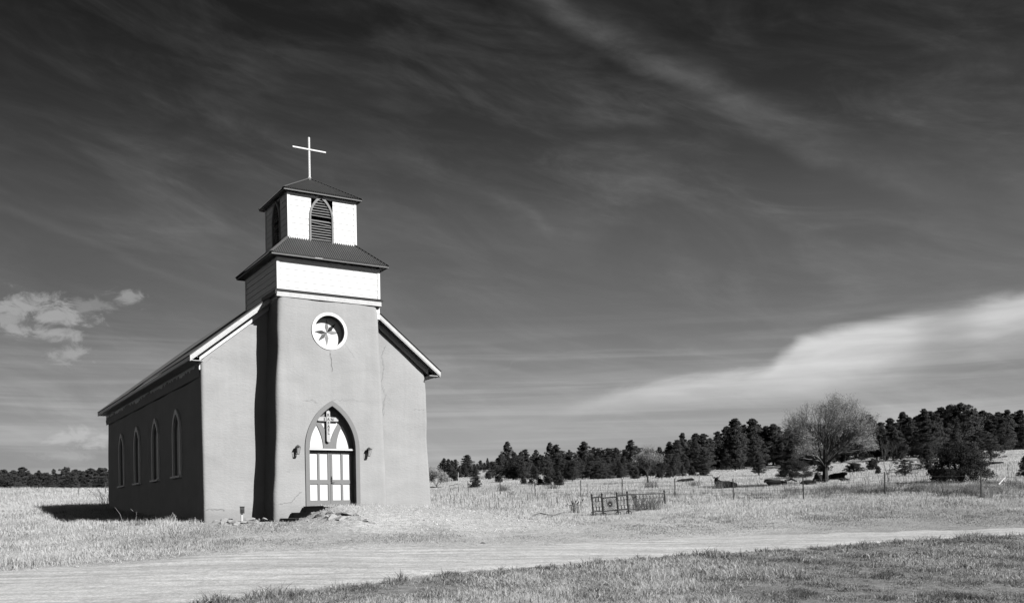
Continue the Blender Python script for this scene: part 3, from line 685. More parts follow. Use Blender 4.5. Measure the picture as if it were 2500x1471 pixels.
# nave roof
e = MB(); EV = 5.98; y0_ = 1.0; y1_ = NBK + .12
sl_ = .7985
corr(e, (-EV, y1_, 6.83), (-EV, y0_, 6.83), (1, 0, 0), sl_, EV, False, pitch=.15, amp=.028)
corr(e, (EV, y0_, 6.83), (EV, y1_, 6.83), (-1, 0, 0), sl_, EV, False, pitch=.15, amp=.028)
nr = part(e, 'nave_roof', M['tin'])
mb = MB()
for s_ in (-1, 1):
    mb.add([(s_ * EV, y0_ + .01, 6.80), (s_ * EV, y1_ - .01, 6.80), (0, y1_ - .01, 6.80 + sl_ * EV), (0, y0_ + .01, 6.80 + sl_ * EV)], [(0, 1, 2, 3)])
part(mb, 'roof_deck', M['seam'], nr)
for s_ in (-1, 1):
    for yy, t_y in ((y0_ + .012, .035), (y1_ - .05, .035)):
        # rake board and a thinner moulding under it, then sloping soffit
        mb = MB()
        def slab(h0, h1, ya, yb, xa=EV - .02, xb=.02):
            za = 6.80 + sl_ * (EV - xa); zb = 6.80 + sl_ * (EV - xb)
            vs = [(s_ * xa, y, za - h) for y in (ya, yb) for h in (h1, h0)] + [(s_ * xb, y, zb - h) for y in (ya, yb) for h in (h1, h0)]
            mb.add(vs, [(0, 1, 3, 2), (4, 6, 7, 5), (0, 4, 5, 1), (2, 3, 7, 6), (1, 5, 7, 3), (0, 2, 6, 4)])
        slab(.008, .20, yy, yy + t_y); part(mb, 'rake_board', M['oldwhite'], nr)
        mb = MB(); slab(.212, .245, yy + .02, yy + .055); part(mb, 'rake_moulding', M['white'], nr)
    mb = MB()
    za = 6.80 - .235; mb.add([(s_ * (EV - .03), y0_ + .07, za + sl_ * .03), (s_ * (EV - .03), NV + .1, za + sl_ * .03), (s_ * .02, NV + .1, za + sl_ * (EV - .02)), (s_ * .02, y0_ + .07, za + sl_ * (EV - .02))], [(0, 1, 2, 3)])
    part(mb, 'rake_soffit', M['white'], nr)
    # frieze board against the gable wall
    mb = MB()
    def gslab(h0, h1, ya, yb, xa, xb):
        za = 6.80 + sl_ * (EV - xa); zb = 6.80 + sl_ * (EV - xb)
        vs = [(s_ * xa, y, za - h) for y in (ya, yb) for h in (h1, h0)] + [(s_ * xb, y, zb - h) for y in (ya, yb) for h in (h1, h0)]
        mb.add(vs, [(0, 1, 3, 2), (4, 6, 7, 5), (0, 4, 5, 1), (2, 3, 7, 6), (1, 5, 7, 3), (0, 2, 6, 4)])
    gslab(.24, .53, NV - .085, NV + .03, 5.475, 1.5); part(mb, 'gable_frieze', M['white'], nr)
    # eave fascia, level soffit and side frieze
    mb = MB(); mb.box(*sorted((s_ * (EV - .035), s_ * (EV - .005))), y0_ + .06, y1_ - .06, 6.62, 6.78); part(mb, 'eave_fascia', M['white'], nr)
    mb = MB(); mb.box(*sorted((s_ * 5.38, s_ * (EV - .036))), y0_ + .08, y1_ - .08, 6.61, 6.63); part(mb, 'eave_soffit', M['white'], nr)
    mb = MB(); mb.box(*sorted((s_ * 5.42, s_ * 5.475)), NV + (.04 if s_ < 0 else .4), NBK, 6.30, 6.60); part(mb, 'side_frieze', M['white'], nr)
# plaster curling up over the side frieze, ragged edge
mb = MB(); k = 260; yy = np.linspace(NV, NBK, k); zz = 6.42 + .06 * np.sin(yy * 5.1 + np.sin(yy * 2.2) * 2) + .04 * np.sin(yy * 13) + rng.normal(0, .012, k) + .05 * np.sin(yy * 1.1)
for i in range(k - 1):
    mb.add([(-5.50, yy[i], zz[i]), (-5.50, yy[i + 1], zz[i + 1]), (-5.46, yy[i + 1], 6.0), (-5.46, yy[i], 6.0), (-5.42, yy[i], zz[i] + .01), (-5.42, yy[i + 1], zz[i + 1] + .01)],
           [(0, 1, 2, 3), (0, 4, 5, 1)])
part(mb, 'plaster_lip', M['adobe'])

# side windows
for yb in WINS:
    mb = MB(); mb.ring(arch(yb, .86, 1.9, 3.8, 5.08), arch(yb, .70, 1.9, 3.8, 4.82), -5.49, -5.40, 'x', closed=False); wf = part(mb, 'side_window', M['white'])
    mb = MB(); mb.ring(arch(yb, .78, 1.9, 3.8, 4.96), arch(yb, .62, 1.9, 3.8, 4.72), -5.395, -5.31, 'x', closed=False); part(mb, 'inner_frame', M['grey'], wf)
    mb = MB(); mb.prism(arch(yb, .77, 1.9, 3.8, 4.94), -5.30, -5.27, 'x'); part(mb, 'shutter', M['shutter'], wf)
    mb = MB(); mb.box(-5.58, -5.28, yb - .98, yb + .98, 1.80, 1.895); part(mb, 'window_sill', M['white'], wf)

# hairline cracks in the plaster
def crack(pts, wd=.018):
    mb = MB(); P = []
    for (a, z), (a2, z2) in zip(pts[:-1], pts[1:]):
        k = max(2, int(math.hypot(a2 - a, z2 - z) / .09))
        for i in range(k): P.append((a + (a2 - a) * i / k + random.gauss(0, .018), z + (z2 - z) * i / k + random.gauss(0, .018)))
    return P
def crack_obj(pts, b, wd=.016):
    P = crack(pts); mb = MB(); k = len(P)
    for i in range(k - 1):
        w0 = wd * .75 * (.4 + .8 * abs(math.sin(i * 1.7))); dx_ = P[i + 1][0] - P[i][0]; dz_ = P[i + 1][1] - P[i][1]; L = math.hypot(dx_, dz_) + 1e-6
        ox, oz = -dz_ / L * w0 / 2, dx_ / L * w0 / 2
        mb.add([(P[i][0] - ox, b, P[i][1] - oz), (P[i][0] + ox, b, P[i][1] + oz), (P[i + 1][0] + ox, b, P[i + 1][1] + oz), (P[i + 1][0] - ox, b, P[i + 1][1] - oz)], [(0, 1, 2, 3)])
    part(mb, 'crack', M['crack'])
for pts in ([(-.10, 7.28), (-.08, 6.95), (-.03, 6.6), (.02, 6.25)],):
    crack_obj(pts, -.045, .018)
crack_obj([(-1.35, 5.0), (-.95, 5.02), (-.62, 4.86)], -.05, .010)
crack_obj([(-.05, 5.08), (.9, 5.12), (1.6, 5.1)], -.05, .007)
crack_obj([(1.25, 2.95), (1.55, 2.9), (2.0, 2.98)], -.05, .008)
crack_obj([(.62, 7.6), (.95, 7.2), (1.1, 6.95)], -.05, .007)
crack_obj([(3.28, 8.0), (3.05, 7.5), (3.15, 6.9), (3.0, 6.2), (3.22, 5.6), (3.1, 5.0), (3.12, 4.6)], NV - .045, .012)
crack_obj([(4.6, 5.0), (5.0, 4.98), (5.35, 4.97)], NV - .045, .007)
crack_obj([(-5.36, .28), (-4.9, .3), (-4.55, .26), (-4.5, .16)], NV - .05, .018)
crack_obj([(-2.6, .42), (-2.0, .55), (-1.6, .95), (-1.35, .98)], -.06, .011)
crack_obj([(-2.2, 1.9), (-1.9, 1.86)], -.05, .008)
crack_obj([(-5.2, 6.6), (-4.9, 6.9), (-4.4, 6.75)], NV - .045, .007)

# lanterns either side of the door
def lantern(x, z, tilt):
    mb = MB(); mb.box(x - .05, x + .05, -.08, -.03, z - .05, z + .14); ln = part(mb, 'wall_lantern', M['lampmetal'])
    f = MB()
    t0, t1 = z + .12, z - .17
    def q(sx, sy, zz): k = .09 if zz > z else .055; return (x + sx * k + tilt * (zz - z), -.17 + sy * k, zz)
    for sx in (-1, 1):
        for sy in (-1, 1): f.obox(q(sx, sy, t0), q(sx, sy, t1), .014, .014)
    f.box(x - .095 + tilt * .12, x + .095 + tilt * .12, -.27, -.08, t0, t0 + .025); f.box(x - .06 - tilt * .17, x + .06 - tilt * .17, -.23, -.10, t1 - .03, t1)
    f.add([(x - .09, -.26, t0 + .025), (x + .09, -.26, t0 + .025), (x + .09, -.08, t0 + .025), (x - .09, -.08, t0 + .025), (x, -.17, t0 + .11)], [(0, 1, 4), (1, 2, 4), (2, 3, 4), (3, 0, 4)])
    f.obox((x, -.05, z), (x, -.14, z + .05), .02, .02)
    part(f, 'lantern_cage', M['lampmetal'], ln)
    g = MB(); g.tube([(x + tilt * .05, -.17, t0 - .01), (x - tilt * .12, -.17, t1)], [.055, .04], 8); part(g, 'lantern_glass', M['glass'], ln)
lantern(-1.715, 2.80, .05); lantern(1.62, 2.76, .18)
#CHURCH_END#

# ------------------------------------------------------------------ wooden cross hung over the door, lettered SAN across and RAFAEL down
def to_world(a, b, z): return Vector((OX[0] + U[0] * a + V[0] * b, OX[1] + U[1] * a + V[1] * b, z + E))
hc = empty('hanging_cross', to_world(-.155, .25, 3.2), TH)
tag(hc, 'pale wooden cross with dark hand lettering hung in the pointed arch over the door', 'cross')
def rbar(mb, x0, x1, y0, y1, z0, z1, vert):
    r = .05
    if vert: poly = [(x0, z0 + r), (x0 + r, z0), (x1 - r, z0), (x1, z0 + r), (x1, z1 - r), (x1 - r, z1), (x0 + r, z1), (x0, z1 - r)]
    else: poly = [(x0 + r, z0), (x1 - r, z0), (x1, z0 + r), (x1, z1 - r), (x1 - r, z1), (x0 + r, z1), (x0, z1 - r), (x0, z0 + r)]
    mb.prism(poly, y0, y1)
mb = MB(); rbar(mb, -.085, .085, -.05, .05, 0, 1.47, True); mb.build('upright', M['oak'], hc)
mb = MB(); rbar(mb, -.50, .50, -.02, .06, .94, 1.12, False); mb.build('crossbar', M['oak'], hc)
def letter(ch_, x, z, size, y, parent):
    cu = bpy.data.curves.new('letter', 'FONT'); cu.body = ch_; cu.size = size; cu.align_x = 'CENTER'; cu.extrude = .004; cu.offset = .004
    ob = bpy.data.objects.new('tmp', cu); C.objects.link(ob)
    bpy.context.view_layer.update(); me = bpy.data.meshes.new_from_object(ob.evaluated_get(bpy.context.evaluated_depsgraph_get()))
    bpy.data.objects.remove(ob, do_unlink=True); me.materials.clear(); me.materials.append(M['lampmetal'])
    o = bpy.data.objects.new('letter', me); C.objects.link(o); o.parent = parent; o.location = (x, y, z); o.rotation_euler = (R(90), 0, 0)
for ch_, z in zip('RAFAEL', (1.155, .97, .80, .65, .50, .35)): letter(ch_, 0, z, .17, -.056, hc)
letter('S', -.17, .965, .17, -.026, hc); letter('N', .19, .965, .17, -.026, hc)

# ------------------------------------------------------------------ steps, outlet post, rubble
stp = empty('stone_steps', to_world(-2, -1.2, -.4), TH)
tag(stp, 'short flight of concrete steps climbing sideways to the church door', 'steps')
def church_local(mb, name, m, root, ra, rb, rz, **k): return mb.build(name, m, root, off=(-ra, -rb, -rz), **k)
for i, (a0, zt_, zb_) in enumerate([(-1.45, .335, .05), (-2.0, .07, -.2), (-2.5, -.17, -.55)]):
    mb = MB(); e0 = a0
    mb.box(a0 + .06, -1.0, -2.55, -.08, zb_ - .3, zt_ - .055); mb.box(a0 - .03, -1.0, -2.6, -.075, zt_ - .05, zt_)
    church_local(mb, 'step', M['step'], stp, -2, -1.2, -.4)
ob_ = empty('outlet_post', (0, 0, 0), TH)
hx, hy = (to_world(-3.95, .75, 0).x, to_world(-3.95, .75, 0).y); ob_.location = (hx, hy, gz(hx, hy))
tag(ob_, 'short pale post carrying a metal electrical box against the front wall', 'outlet post')
top = .22 + E - gz(hx, hy)
mb = MB(); mb.box(-.04, .04, -.03, .03, -.2, top - .12); mb.build('post', M['oldwhite'], ob_)
mb = MB(); mb.box(-.09, .09, -.10, -.031, top - .15, top + .12); mb.prism([(-.10, top + .12), (.10, top + .12), (.09, top + .155), (-.09, top + .155)], -.13, -.02); bx_ = mb.build('metal_box', M['lampmetal'], ob_)
mb = MB(); mb.box(-.05, .05, -.125, -.101, top - .10, top + .02); mb.build('box_cover', M['iron'], bx_)
def rock_mesh(seed, sx, sy, sz, rough=.3):
    r = random.Random(seed); bm = bmesh.new(); bmesh.ops.create_icosphere(bm, subdivisions=2, radius=1)
    planes = [(Vector((r.gauss(0, 1), r.gauss(0, 1), r.gauss(0, .8))).normalized(), r.uniform(.4, .8)) for _ in range(11)]
    for v in bm.verts:
        for n_, d in planes:
            k = v.co.dot(n_)
            if k > d: v.co -= n_ * (k - d)
        v.co = Vector((v.co.x * sx, v.co.y * sy, v.co.z * sz))
    me = bpy.data.meshes.new('rubble_stone'); bm.to_mesh(me); bm.free(); me.materials.append(M['stone']); return me
rocks = [rock_mesh(i, .3, .22, .16) for i in range(7)]
RK = [(528, 1274, .9), (545, 1277, 1.1), (560, 1274, .9), (577, 1281, .8), (598, 1277, 1.0), (614, 1272, .9), (633, 1268, .8), (655, 1266, 1.0), (668, 1262, 1.2), (682, 1256, 1.35), (694, 1262, 1.0), (672, 1271, .8),
      (708, 1268, .8), (520, 1271, 1.0), (551, 1271, 1.2), (569, 1278, 1.0), (605, 1270, 1.1), (622, 1278, 1.0), (643, 1272, 1.1), (782, 1258, 1.3), (797, 1263, 1.0), (812, 1262, 1.5), (806, 1252, 1.0), (828, 1255, 1.15), (845, 1254, 1.5), (832, 1266, 1.3), (852, 1264, .8), (880, 1266, 1.0), (895, 1271, 1.1), (908, 1276, .7), (790, 1251, .9), (868, 1257, .7), (1182, 1325, .5), (745, 1319, .45), (768, 1311, .4), (935, 1318, .35)]
for i, (px, py, k) in enumerate(RK):
    x, y = hit(px, py); o = bpy.data.objects.new('rubble_stone', rocks[i % 7]); C.objects.link(o)
    o.location = (x, y, gz(x, y) + .0 * k); k *= .85; o.scale = (k, k, k * random.uniform(.5, .8)); o.rotation_euler = (random.uniform(-.3, .3), random.uniform(-.3, .3), random.uniform(0, 6.3))
    if px < 720: o.scale = (k * 1.5, k * 1.2, k * .8); o.location.z += .02
    if px < 720: lb = 'broken rubble stone at the foot of the front wall, left of the steps'
    elif px < 925 and py < 1290 and px != 768: lb = 'broken rubble stone on the earth bank in front of the door'
    else: lb = None
    if lb: tag(o, lb, 'stone', 'rubble stones along the church foot' if px < 720 else 'rubble stones on the bank before the door')
    else: tag(o, 'small loose stone lying on the gravelly ground before the church', 'stone', 'loose stones on the gravel')

# ------------------------------------------------------------------ iron grave fence
gf = empty('iron_grave_fence', (0, 0, 0)); D = 49.0
pts_ = [(1449, 1203, 1257), (1473.5, 1201, 1258), (1510, 1199, 1256), (1535.5, 1196, 1254), (1625, 1194, 1240)]
depth = [48.6, 48.9, 49.4, 49.7, 57.5]
def unproj(px, py, Y):
    sx, sz = ray(px, py); return Vector((sx * Y, Y, sz * Y + E))
g0 = unproj(1449, 1257, 48.6); gf.location = g0
tag(gf, 'leaning rusty wrought iron grave fence with a sunburst gate standing in the dry grass', 'fence')
def gp(p): return tuple(Vector(p) - g0)
posts = []
for (px, pt, pb), Y in zip(pts_, depth):
    b = unproj(px, pb, Y); dxx = {1625: -12}.get(px, -7) + (0)
    t = unproj(px - 2 + (-6 if px < 1600 else -5) + 3, pt, Y)
    posts.append((b, t))
    mb = MB(); mb.tube([gp(b + Vector((0, 0, -.15))), gp(b + (t - b) * .9)], .045, 6)
    fin = [gp(b + (t - b) * f) for f in (.88, .92, .95, 1.0)]; mb.tube(fin, [.03, .065, .03, .006], 6)
    for f in (.15, .35, .5, .62, .75): c_ = b + (t - b) * f; mb.tube([gp(c_ - (t - b) * .01), gp(c_ + (t - b) * .01)], .055, 6)
    po_ = mb.build('post', M['iron'], gf)
    if px < 1600:
        mb = MB()
        for s_ in (-1, 1): mb.tube([gp(b + Vector((s_ * .02, 0, .14))), gp(b + Vector((s_ * .10, 0, .16))), gp(b + Vector((s_ * .13, 0, .06))), gp(b + Vector((s_ * .10, -.02, -.03)))], .022, 5)
        mb.build('scroll_foot', M['iron'], po_)
def frac(i, f): b, t = posts[i]; return b + (t - b) * f
def rail(i, f0, j, f1, r=.036, nm='rail'):
    mb = MB(); mb.tube([gp(frac(i, f0)), gp(frac(j, f1))], r, 6); return mb.build(nm, M['iron'], gf)
rail(0, .80, 1, .82); rail(0, .20, 1, .20); rail(2, .82, 3, .82); rail(2, .22, 3, .22); rail(3, .82, 4, .80, .026); rail(3, .20, 4, .04, .02)
def panel(i, j, f0, f1, nb_, nm='scroll_panel', r=.013):
    mb = MB()
    for k in range(1, nb_):
        s = k / nb_; lo = frac(i, f0) * (1 - s) + frac(j, f0) * s; hi = frac(i, f1) * (1 - s) + frac(j, f1) * s; w_ = (frac(j, f0) - frac(i, f0)) / nb_
        q = [lo + (hi - lo) * t + w_ * .45 * math.sin(t * 2 * math.pi * 1.5 + (k % 2) * math.pi) * (1 if t < .35 or t > .65 else .0) for t in np.linspace(0, 1, 9)]
        mb.tube([gp(p) for p in q], r, 4)
    for f in (.3, .7):
        a = frac(i, f0 + (f1 - f0) * f); b = frac(j, f0 + (f1 - f0) * f); mb.tube([gp(a), gp(b)], r * .8, 4)
    return mb.build(nm, M['iron'], gf)
panel(0, 1, .2, .8, 7); panel(2, 3, .22, .8, 7); panel(3, 4, .18, .78, 22, r=.011)
# sunburst gate
gt = MB(); A_, B_ = 1, 2; cs_ = []
for s, f in ((.04, .19), (.96, .22), (.96, .72), (.90, .78), (.10, .76), (.04, .70), (.04, .19)): cs_.append(frac(A_, f) * (1 - s) + frac(B_, f) * s)
gt.tube([gp(p) for p in cs_], .036, 6); gt_o = gt.build('gate', M['iron'], gf)
gm = MB(); cen = (frac(A_, .47) + frac(B_, .49)) / 2
for k in range(28):
    t = 2 * math.pi * k / 28; ca, sa_ = math.cos(t), math.sin(t); L = min(.42 / max(abs(ca), 1e-3), .36 / max(abs(sa_), 1e-3))
    gm.tube([gp(cen + Vector((ca * .03, 0, sa_ * .03))), gp(cen + Vector((ca * L * .92, ca * L * .3, sa_ * L)))], .011, 4)
gm.tube([gp(cen + Vector((math.cos(t) * .14, 0, math.sin(t) * .14))) for t in np.linspace(0, 2 * math.pi, 17)], .007, 4)
gm.build('sunburst', M['iron'], gt_o)
# plank marker leaning inside
b = unproj(1556, 1241, 52); t = unproj(1548, 1206.5, 52)
mk = MB(); d_ = (t - b); mk.obox(Vector((0, 0, -.1)), d_, .20, .07, (0, 1, 0)); mk.obox(d_ * .97 + Vector((-.1, 0, .03)), d_ * .97 + Vector((.1, 0, .03)), .09, .05)
mo = mk.build('wooden_grave_marker', M['wood']); mo.location = b; tag(mo, 'dark weathered plank marker leaning inside the iron grave fence', 'grave marker')

# ------------------------------------------------------------------ wire fence across the pasture
wf_ = empty('wire_fence', (0, 0, 0)); FP = [(1143, 100, 1), (1222, 89, 1), (1307, 79, 1), (1418, 73, 1), (1519, 68.5, 1), (1648, 64, 1), (1791, 60, 1), (1962, 56, 1), (2161, 53, 1), (2396, 49, 1), (2680, 46, 1)]
tag(wf_, 'thin barbed wire fence on metal posts crossing the pasture beyond the iron grave fence', 'fence')
lastp = None; first = None; strands = [[] for _ in range(4)]
for px, Y, k in FP:
    x, y, z = at(px, Y)
    if first is None: first = Vector((x, y, z)); wf_.location = first
    p = Vector((x, y, z)) - first; ln_ = random.uniform(-.04, .03)
    mb = MB(); mb.tube([p + Vector((0, 0, -.1)), p + Vector((ln_, 0, 1.30))], .035, 5); mb.build('post', M['post'], wf_)
    for i, h in enumerate((.3, .58, .85, 1.12)): strands[i].append(p + Vector((0, 0, h)))
for st_ in strands:
    mb = MB(); q = []
    for a, b in zip(st_[:-1], st_[1:]):
        for t in (0, .25, .5, .75): q.append(a.lerp(b, t) + Vector((0, 0, -.05 * math.sin(t * math.pi))))
    q.append(st_[-1]); mb.tube(q, .006, 3); mb.build('wire', M['wire'], wf_)
wl_ = empty('wire_fence', (0, 0, 0)); tag(wl_, 'low wire fence with thin posts in the grass left of the church', 'fence')
P0 = None; L_ = []
for px, Y in ((-260, 96), (-30, 99), (192, 103), (257, 105), (330, 108)):
    x, y, z = at(px, Y)
    if P0 is None: P0 = Vector((x, y, z)); wl_.location = P0
    p = Vector((x, y, z)) - P0; mb = MB(); mb.tube([p, p + Vector((random.uniform(-.05, .05), 0, 1.3))], .035, 5); mb.build('post', M['post'], wl_)
    L_.append(p)
for h in (.5, .85, 1.15):
    mb = MB(); mb.tube([p + Vector((0, 0, h)) for p in L_], .006, 3); mb.build('wire', M['wire'], wl_)
# rusted frame standing in the pasture by the corner of the church
x, y, z = at(1108, 104); fr = empty('metal_frame', (x, y, z)); tag(fr, 'small rusty tubular frame standing in the grass just right of the church', 'metal frame')
for x0_, x1_, dz_ in ((-.45, 0, -.03), (.02, .52, .05)):
    mb = MB(); q = [(x0_, 0, .45 + dz_), (x1_, 0, .45 + dz_), (x1_, 0, .82 + dz_), (x0_, 0, .80 + dz_), (x0_, 0, .45 + dz_)]
    mb.tube(q, .026, 5); mb.build('frame_tube', M['iron'], fr)
mb = MB(); mb.tube([(-.4, 0, .46), (-.3, .1, 0)], .024, 5); mb.tube([(.5, 0, .46), (.48, .1, 0)], .024, 5); mb.tube([(.02, 0, .46), (.02, .6, .5)], .02, 5); mb.build('leg', M['iron'], fr)
x, y, z = at(1119, 112); mb = MB(); mb.tube([(0, 0, 0), (.03, 0, 2.0)], .03, 5); o = mb.build('tall_stake', M['oldwhite']); o.location = (x, y, z); tag(o, 'tall thin pale stake beside the rusty tubular frame', 'stake')

# ------------------------------------------------------------------ cattle
def skin_body(name, m, nodes, edges, sub=2, parent=None):
    me = bpy.data.meshes.new(name); me.from_pydata([n_[0] for n_ in nodes], edges, []); me.update()
    o = bpy.data.objects.new(name, me); C.objects.link(o)
    sk = o.modifiers.new('skin', 'SKIN'); sk.use_smooth_shade = True
    for i, n_ in enumerate(nodes): me.skin_vertices[0].data[i].radius = n_[1] if hasattr(n_[1], '__len__') else (n_[1], n_[1])
    me.skin_vertices[0].data[0].use_root = True
    sb = o.modifiers.new('sub', 'SUBSURF'); sb.levels = sb.render_levels = sub
    bpy.context.view_layer.update(); e = bpy.data.meshes.new_from_object(o.evaluated_get(bpy.context.evaluated_depsgraph_get()))
    bpy.data.objects.remove(o, do_unlink=True); e.name = name; e.materials.clear(); e.materials.append(m)
    o = bpy.data.objects.new(name, e); C.objects.link(o)
    if parent is not None: o.parent = parent
    return o
def cow(label, px, Y, face, pose, scale=1.0, m='cow', horns=False, head_turn=0, group='cattle resting in the pasture', dz=0):
    """x forward; lying animals rest belly and folded legs on the ground"""
    x, y, z = at(px, Y); lie = pose != 'stand'; h = .42 if lie else 1.05
    hz = {'lie': .20, 'liehigh': .50, 'flat': -.12, 'stand': .30, 'graze': -.75}[pose]
    nodes = [((0, 0, h), (.34, .37)), ((-.38, 0, h + .02), (.36, .38)), ((-.75, 0, h + .03), (.30, .33)), ((-.95, 0, h - .02), (.16, .2)),
             ((.38, 0, h + .03), (.33, .38)), ((.68, 0, h + .10), (.24, .28))]
    ht = head_turn
    nk = (.95, ht * .12, h + .10 + hz * .5); hd = (1.15, ht * .3, h + .10 + hz); mz = (1.40, ht * .55, h - .04 + hz * .95)
    if abs(ht) > .9: hd = (1.0, ht * .28, h + .12 + hz); mz = (.98, ht * .62, h + hz)
    nodes += [(nk, (.21, .28)), (hd, (.17, .19)), (mz, (.12, .13))]
    edges = [(0, 1), (1, 2), (2, 3), (0, 4), (4, 5), (5, 6), (6, 7), (7, 8)]
    def leg(base, pts, rr):
        prev = base
        for p, r in zip(pts, rr): nodes.append((p, (r, r))); edges.append((prev, len(nodes) - 1)); prev = len(nodes) - 1
    for s in (-1, 1):
        if lie:
            leg(5, [(.80, s * .22, .22), (1.02, s * .26, .10), (.74, s * .30, .07)], (.12, .07, .05))
            leg(2, [(-.45, s * .38, .24), (-.80, s * .46, .10), (-.42, s * .50, .07)], (.16, .08, .05))
        else:
            leg(5, [(.66, s * .17, .80), (.68, s * .18, .45), (.66, s * .18, .05)], (.13, .075, .05))
            leg(2, [(-.62, s * .18, .80), (-.82, s * .19, .50), (-.74, s * .19, .05)], (.17, .08, .05))
    leg(3, [(-1.04, 0, h - .2), (-1.05, .03, h - .45 if lie else h - .7)], (.03, .04))
    root = empty('cow', (x, y, z + dz), face); root.scale = (scale,) * 3
    tag(root, label, 'cow', group)
    skin_body('body', M[m], nodes, edges, 2, root)
    hv = Vector(hd)
    for s in (-1, 1):
        mb = MB(); d = Vector((0, 1, 0)) if abs(ht) < .9 else Vector((1, 0, 0))
        e0 = hv + d * s * .10 + Vector((0, 0, .06)); mb.tube([e0, e0 + d * s * .12 + Vector((0, 0, -.02)), e0 + d * s * .2 + Vector((0, 0, -.05))], [.03, .05, .01], 6); mb.build('ear', M[m], root)
        if horns: mb = MB(); e0 = hv + d * s * .07 + Vector((0, 0, .12)); mb.tube([e0, e0 + d * s * .24 + Vector((0, 0, .02)), e0 + d * s * .34 + Vector((0, 0, .26))], [.045, .034, .008], 6); mb.build('horn', M['horn'], root)
    return root
PI = math.pi
cow('black horned cow lying in the tall grass with its head up', 1773, 84, PI, 'liehigh', .92, horns=True, head_turn=1.0, dz=-.10)
cow('dark cow lying far back in the grass, only its back showing', 1670, 112, 0, 'lie', .85, dz=-.34)
cow('dark cow lying low just left of the fence post by the spreading bush', 1897, 84, PI, 'lie', .85, head_turn=.3, dz=-.18)
cow('grey sided cow with dark head lying before the big bare tree', 1998, 83, -PI / 2 - .35, 'lie', 1.0, 'cow2', head_turn=0, dz=.05)
cow('black cow half hidden behind the right of the big tree trunk', 2043, 90, -PI / 2 + .5, 'lie', .9, dz=-.05)
cow('dark calf stretched flat in the grass left of the big tree', 1976, 80, PI, 'flat', .55, dz=-.05)
cow('small dark calf lying with its head up right of the big tree', 2064, 83, PI, 'lie', .42, dz=-.08)
cow('large black cow lying before the big round juniper', 2315, 74, PI, 'lie', 1.18, head_turn=.25, dz=-.02)
cow('black cow at the right edge of the pasture facing the meadow', 2530, 74, 0, 'lie', .9)
#PART2_END#

# ------------------------------------------------------------------ trees
def leaf_cloud(centers, radii, per, size, flat=.7, elong=2.2, rs=None, up=.35):
    """small crossed leaf faces scattered through clumps"""
    r = rs; C_ = np.repeat(np.array(centers), per, 0); Rr = np.repeat(np.array(radii), per, 0)
    d = r.normal(size=C_.shape); d /= np.linalg.norm(d, axis=1, keepdims=True); rad = r.uniform(.25, 1, len(C_)) ** .6
    P = C_ + d * (Rr * rad)[:, None] * np.array([1, 1, flat])
    a = d * .6 + r.normal(size=C_.shape) * .6 + np.array([0, 0, up]); a /= np.linalg.norm(a, axis=1, keepdims=True)
    b = np.cross(a, r.normal(size=C_.shape)); b /= np.linalg.norm(b, axis=1, keepdims=True)
    s = size * r.uniform(.6, 1.4, len(C_))[:, None]
    v = np.stack([P - b * s * .5, P + a * s * elong * .55, P + b * s * .5, P - a * s * elong * .45], 1).reshape(-1, 3)
    f = np.arange(len(v)).reshape(-1, 4)
    return v, f
def pine_proto(seed, kind):
    r = np.random.default_rng(seed); H = 10.0
    W = {'tall': 2.75, 'cone': 3.1, 'round': 3.9, 'thin': 1.7}[kind]; z0 = {'tall': 1.3, 'cone': .5, 'round': 1.2, 'thin': .8}[kind]
    cs = []; rr = []; k = {'tall': 150, 'cone': 165, 'round': 150, 'thin': 100}[kind]
    ph = r.uniform(0, 6, 4)
    for i in range(k):
        t = (i + r.uniform(0, 1)) / k; z = z0 + (H - z0 - .25) * t
        if kind == 'tall': prof = (1 - t) ** .62 * (.62 + .38 * math.sin(min(1, t * 3 + .25) * 1.57)) + .07
        elif kind == 'cone': prof = (1 - t) ** .8 * .98 + .05
        elif kind == 'round': prof = math.sqrt(max(0, 1 - (t * 1.5 - .5) ** 2)) * .95 + .08
        else: prof = (1 - t) ** .7 * .9 + .08
        ang = i * 2.4 + r.normal() * .5; lob = 1 + .22 * math.sin(2 * ang + ph[0] + z * .8) + .15 * math.sin(3 * ang + ph[1] - z)
        rho = W * prof * lob * (r.uniform(.35, .95) if i % 3 else r.uniform(0, .4))
        cs.append((rho * math.cos(ang), rho * math.sin(ang), z + r.normal() * .12)); rr.append((.30 + .36 * (1 - t)) * r.uniform(.7, 1.3) * (W / 2.4) ** .5)
    v, f = leaf_cloud(cs, rr, 80, .13, .7, 1.9, r)
    crown = fast_mesh('crown', v, f, M['pine'])
    tk = MB(); tk.tube([(0, 0, -.4), (.03, .02, 3), (0, .04, 6.5), (0, 0, 9.6)], [.2, .16, .10, .02], 7)
    for i in range(0, k, 4):
        c_ = cs[i]; tk.tube([(0, 0, max(.6, c_[2] - .5)), (c_[0] * .9, c_[1] * .9, c_[2])], [.05, .02], 4)
    trunk = tk.build('trunk', M['bark'])
    return crown, trunk
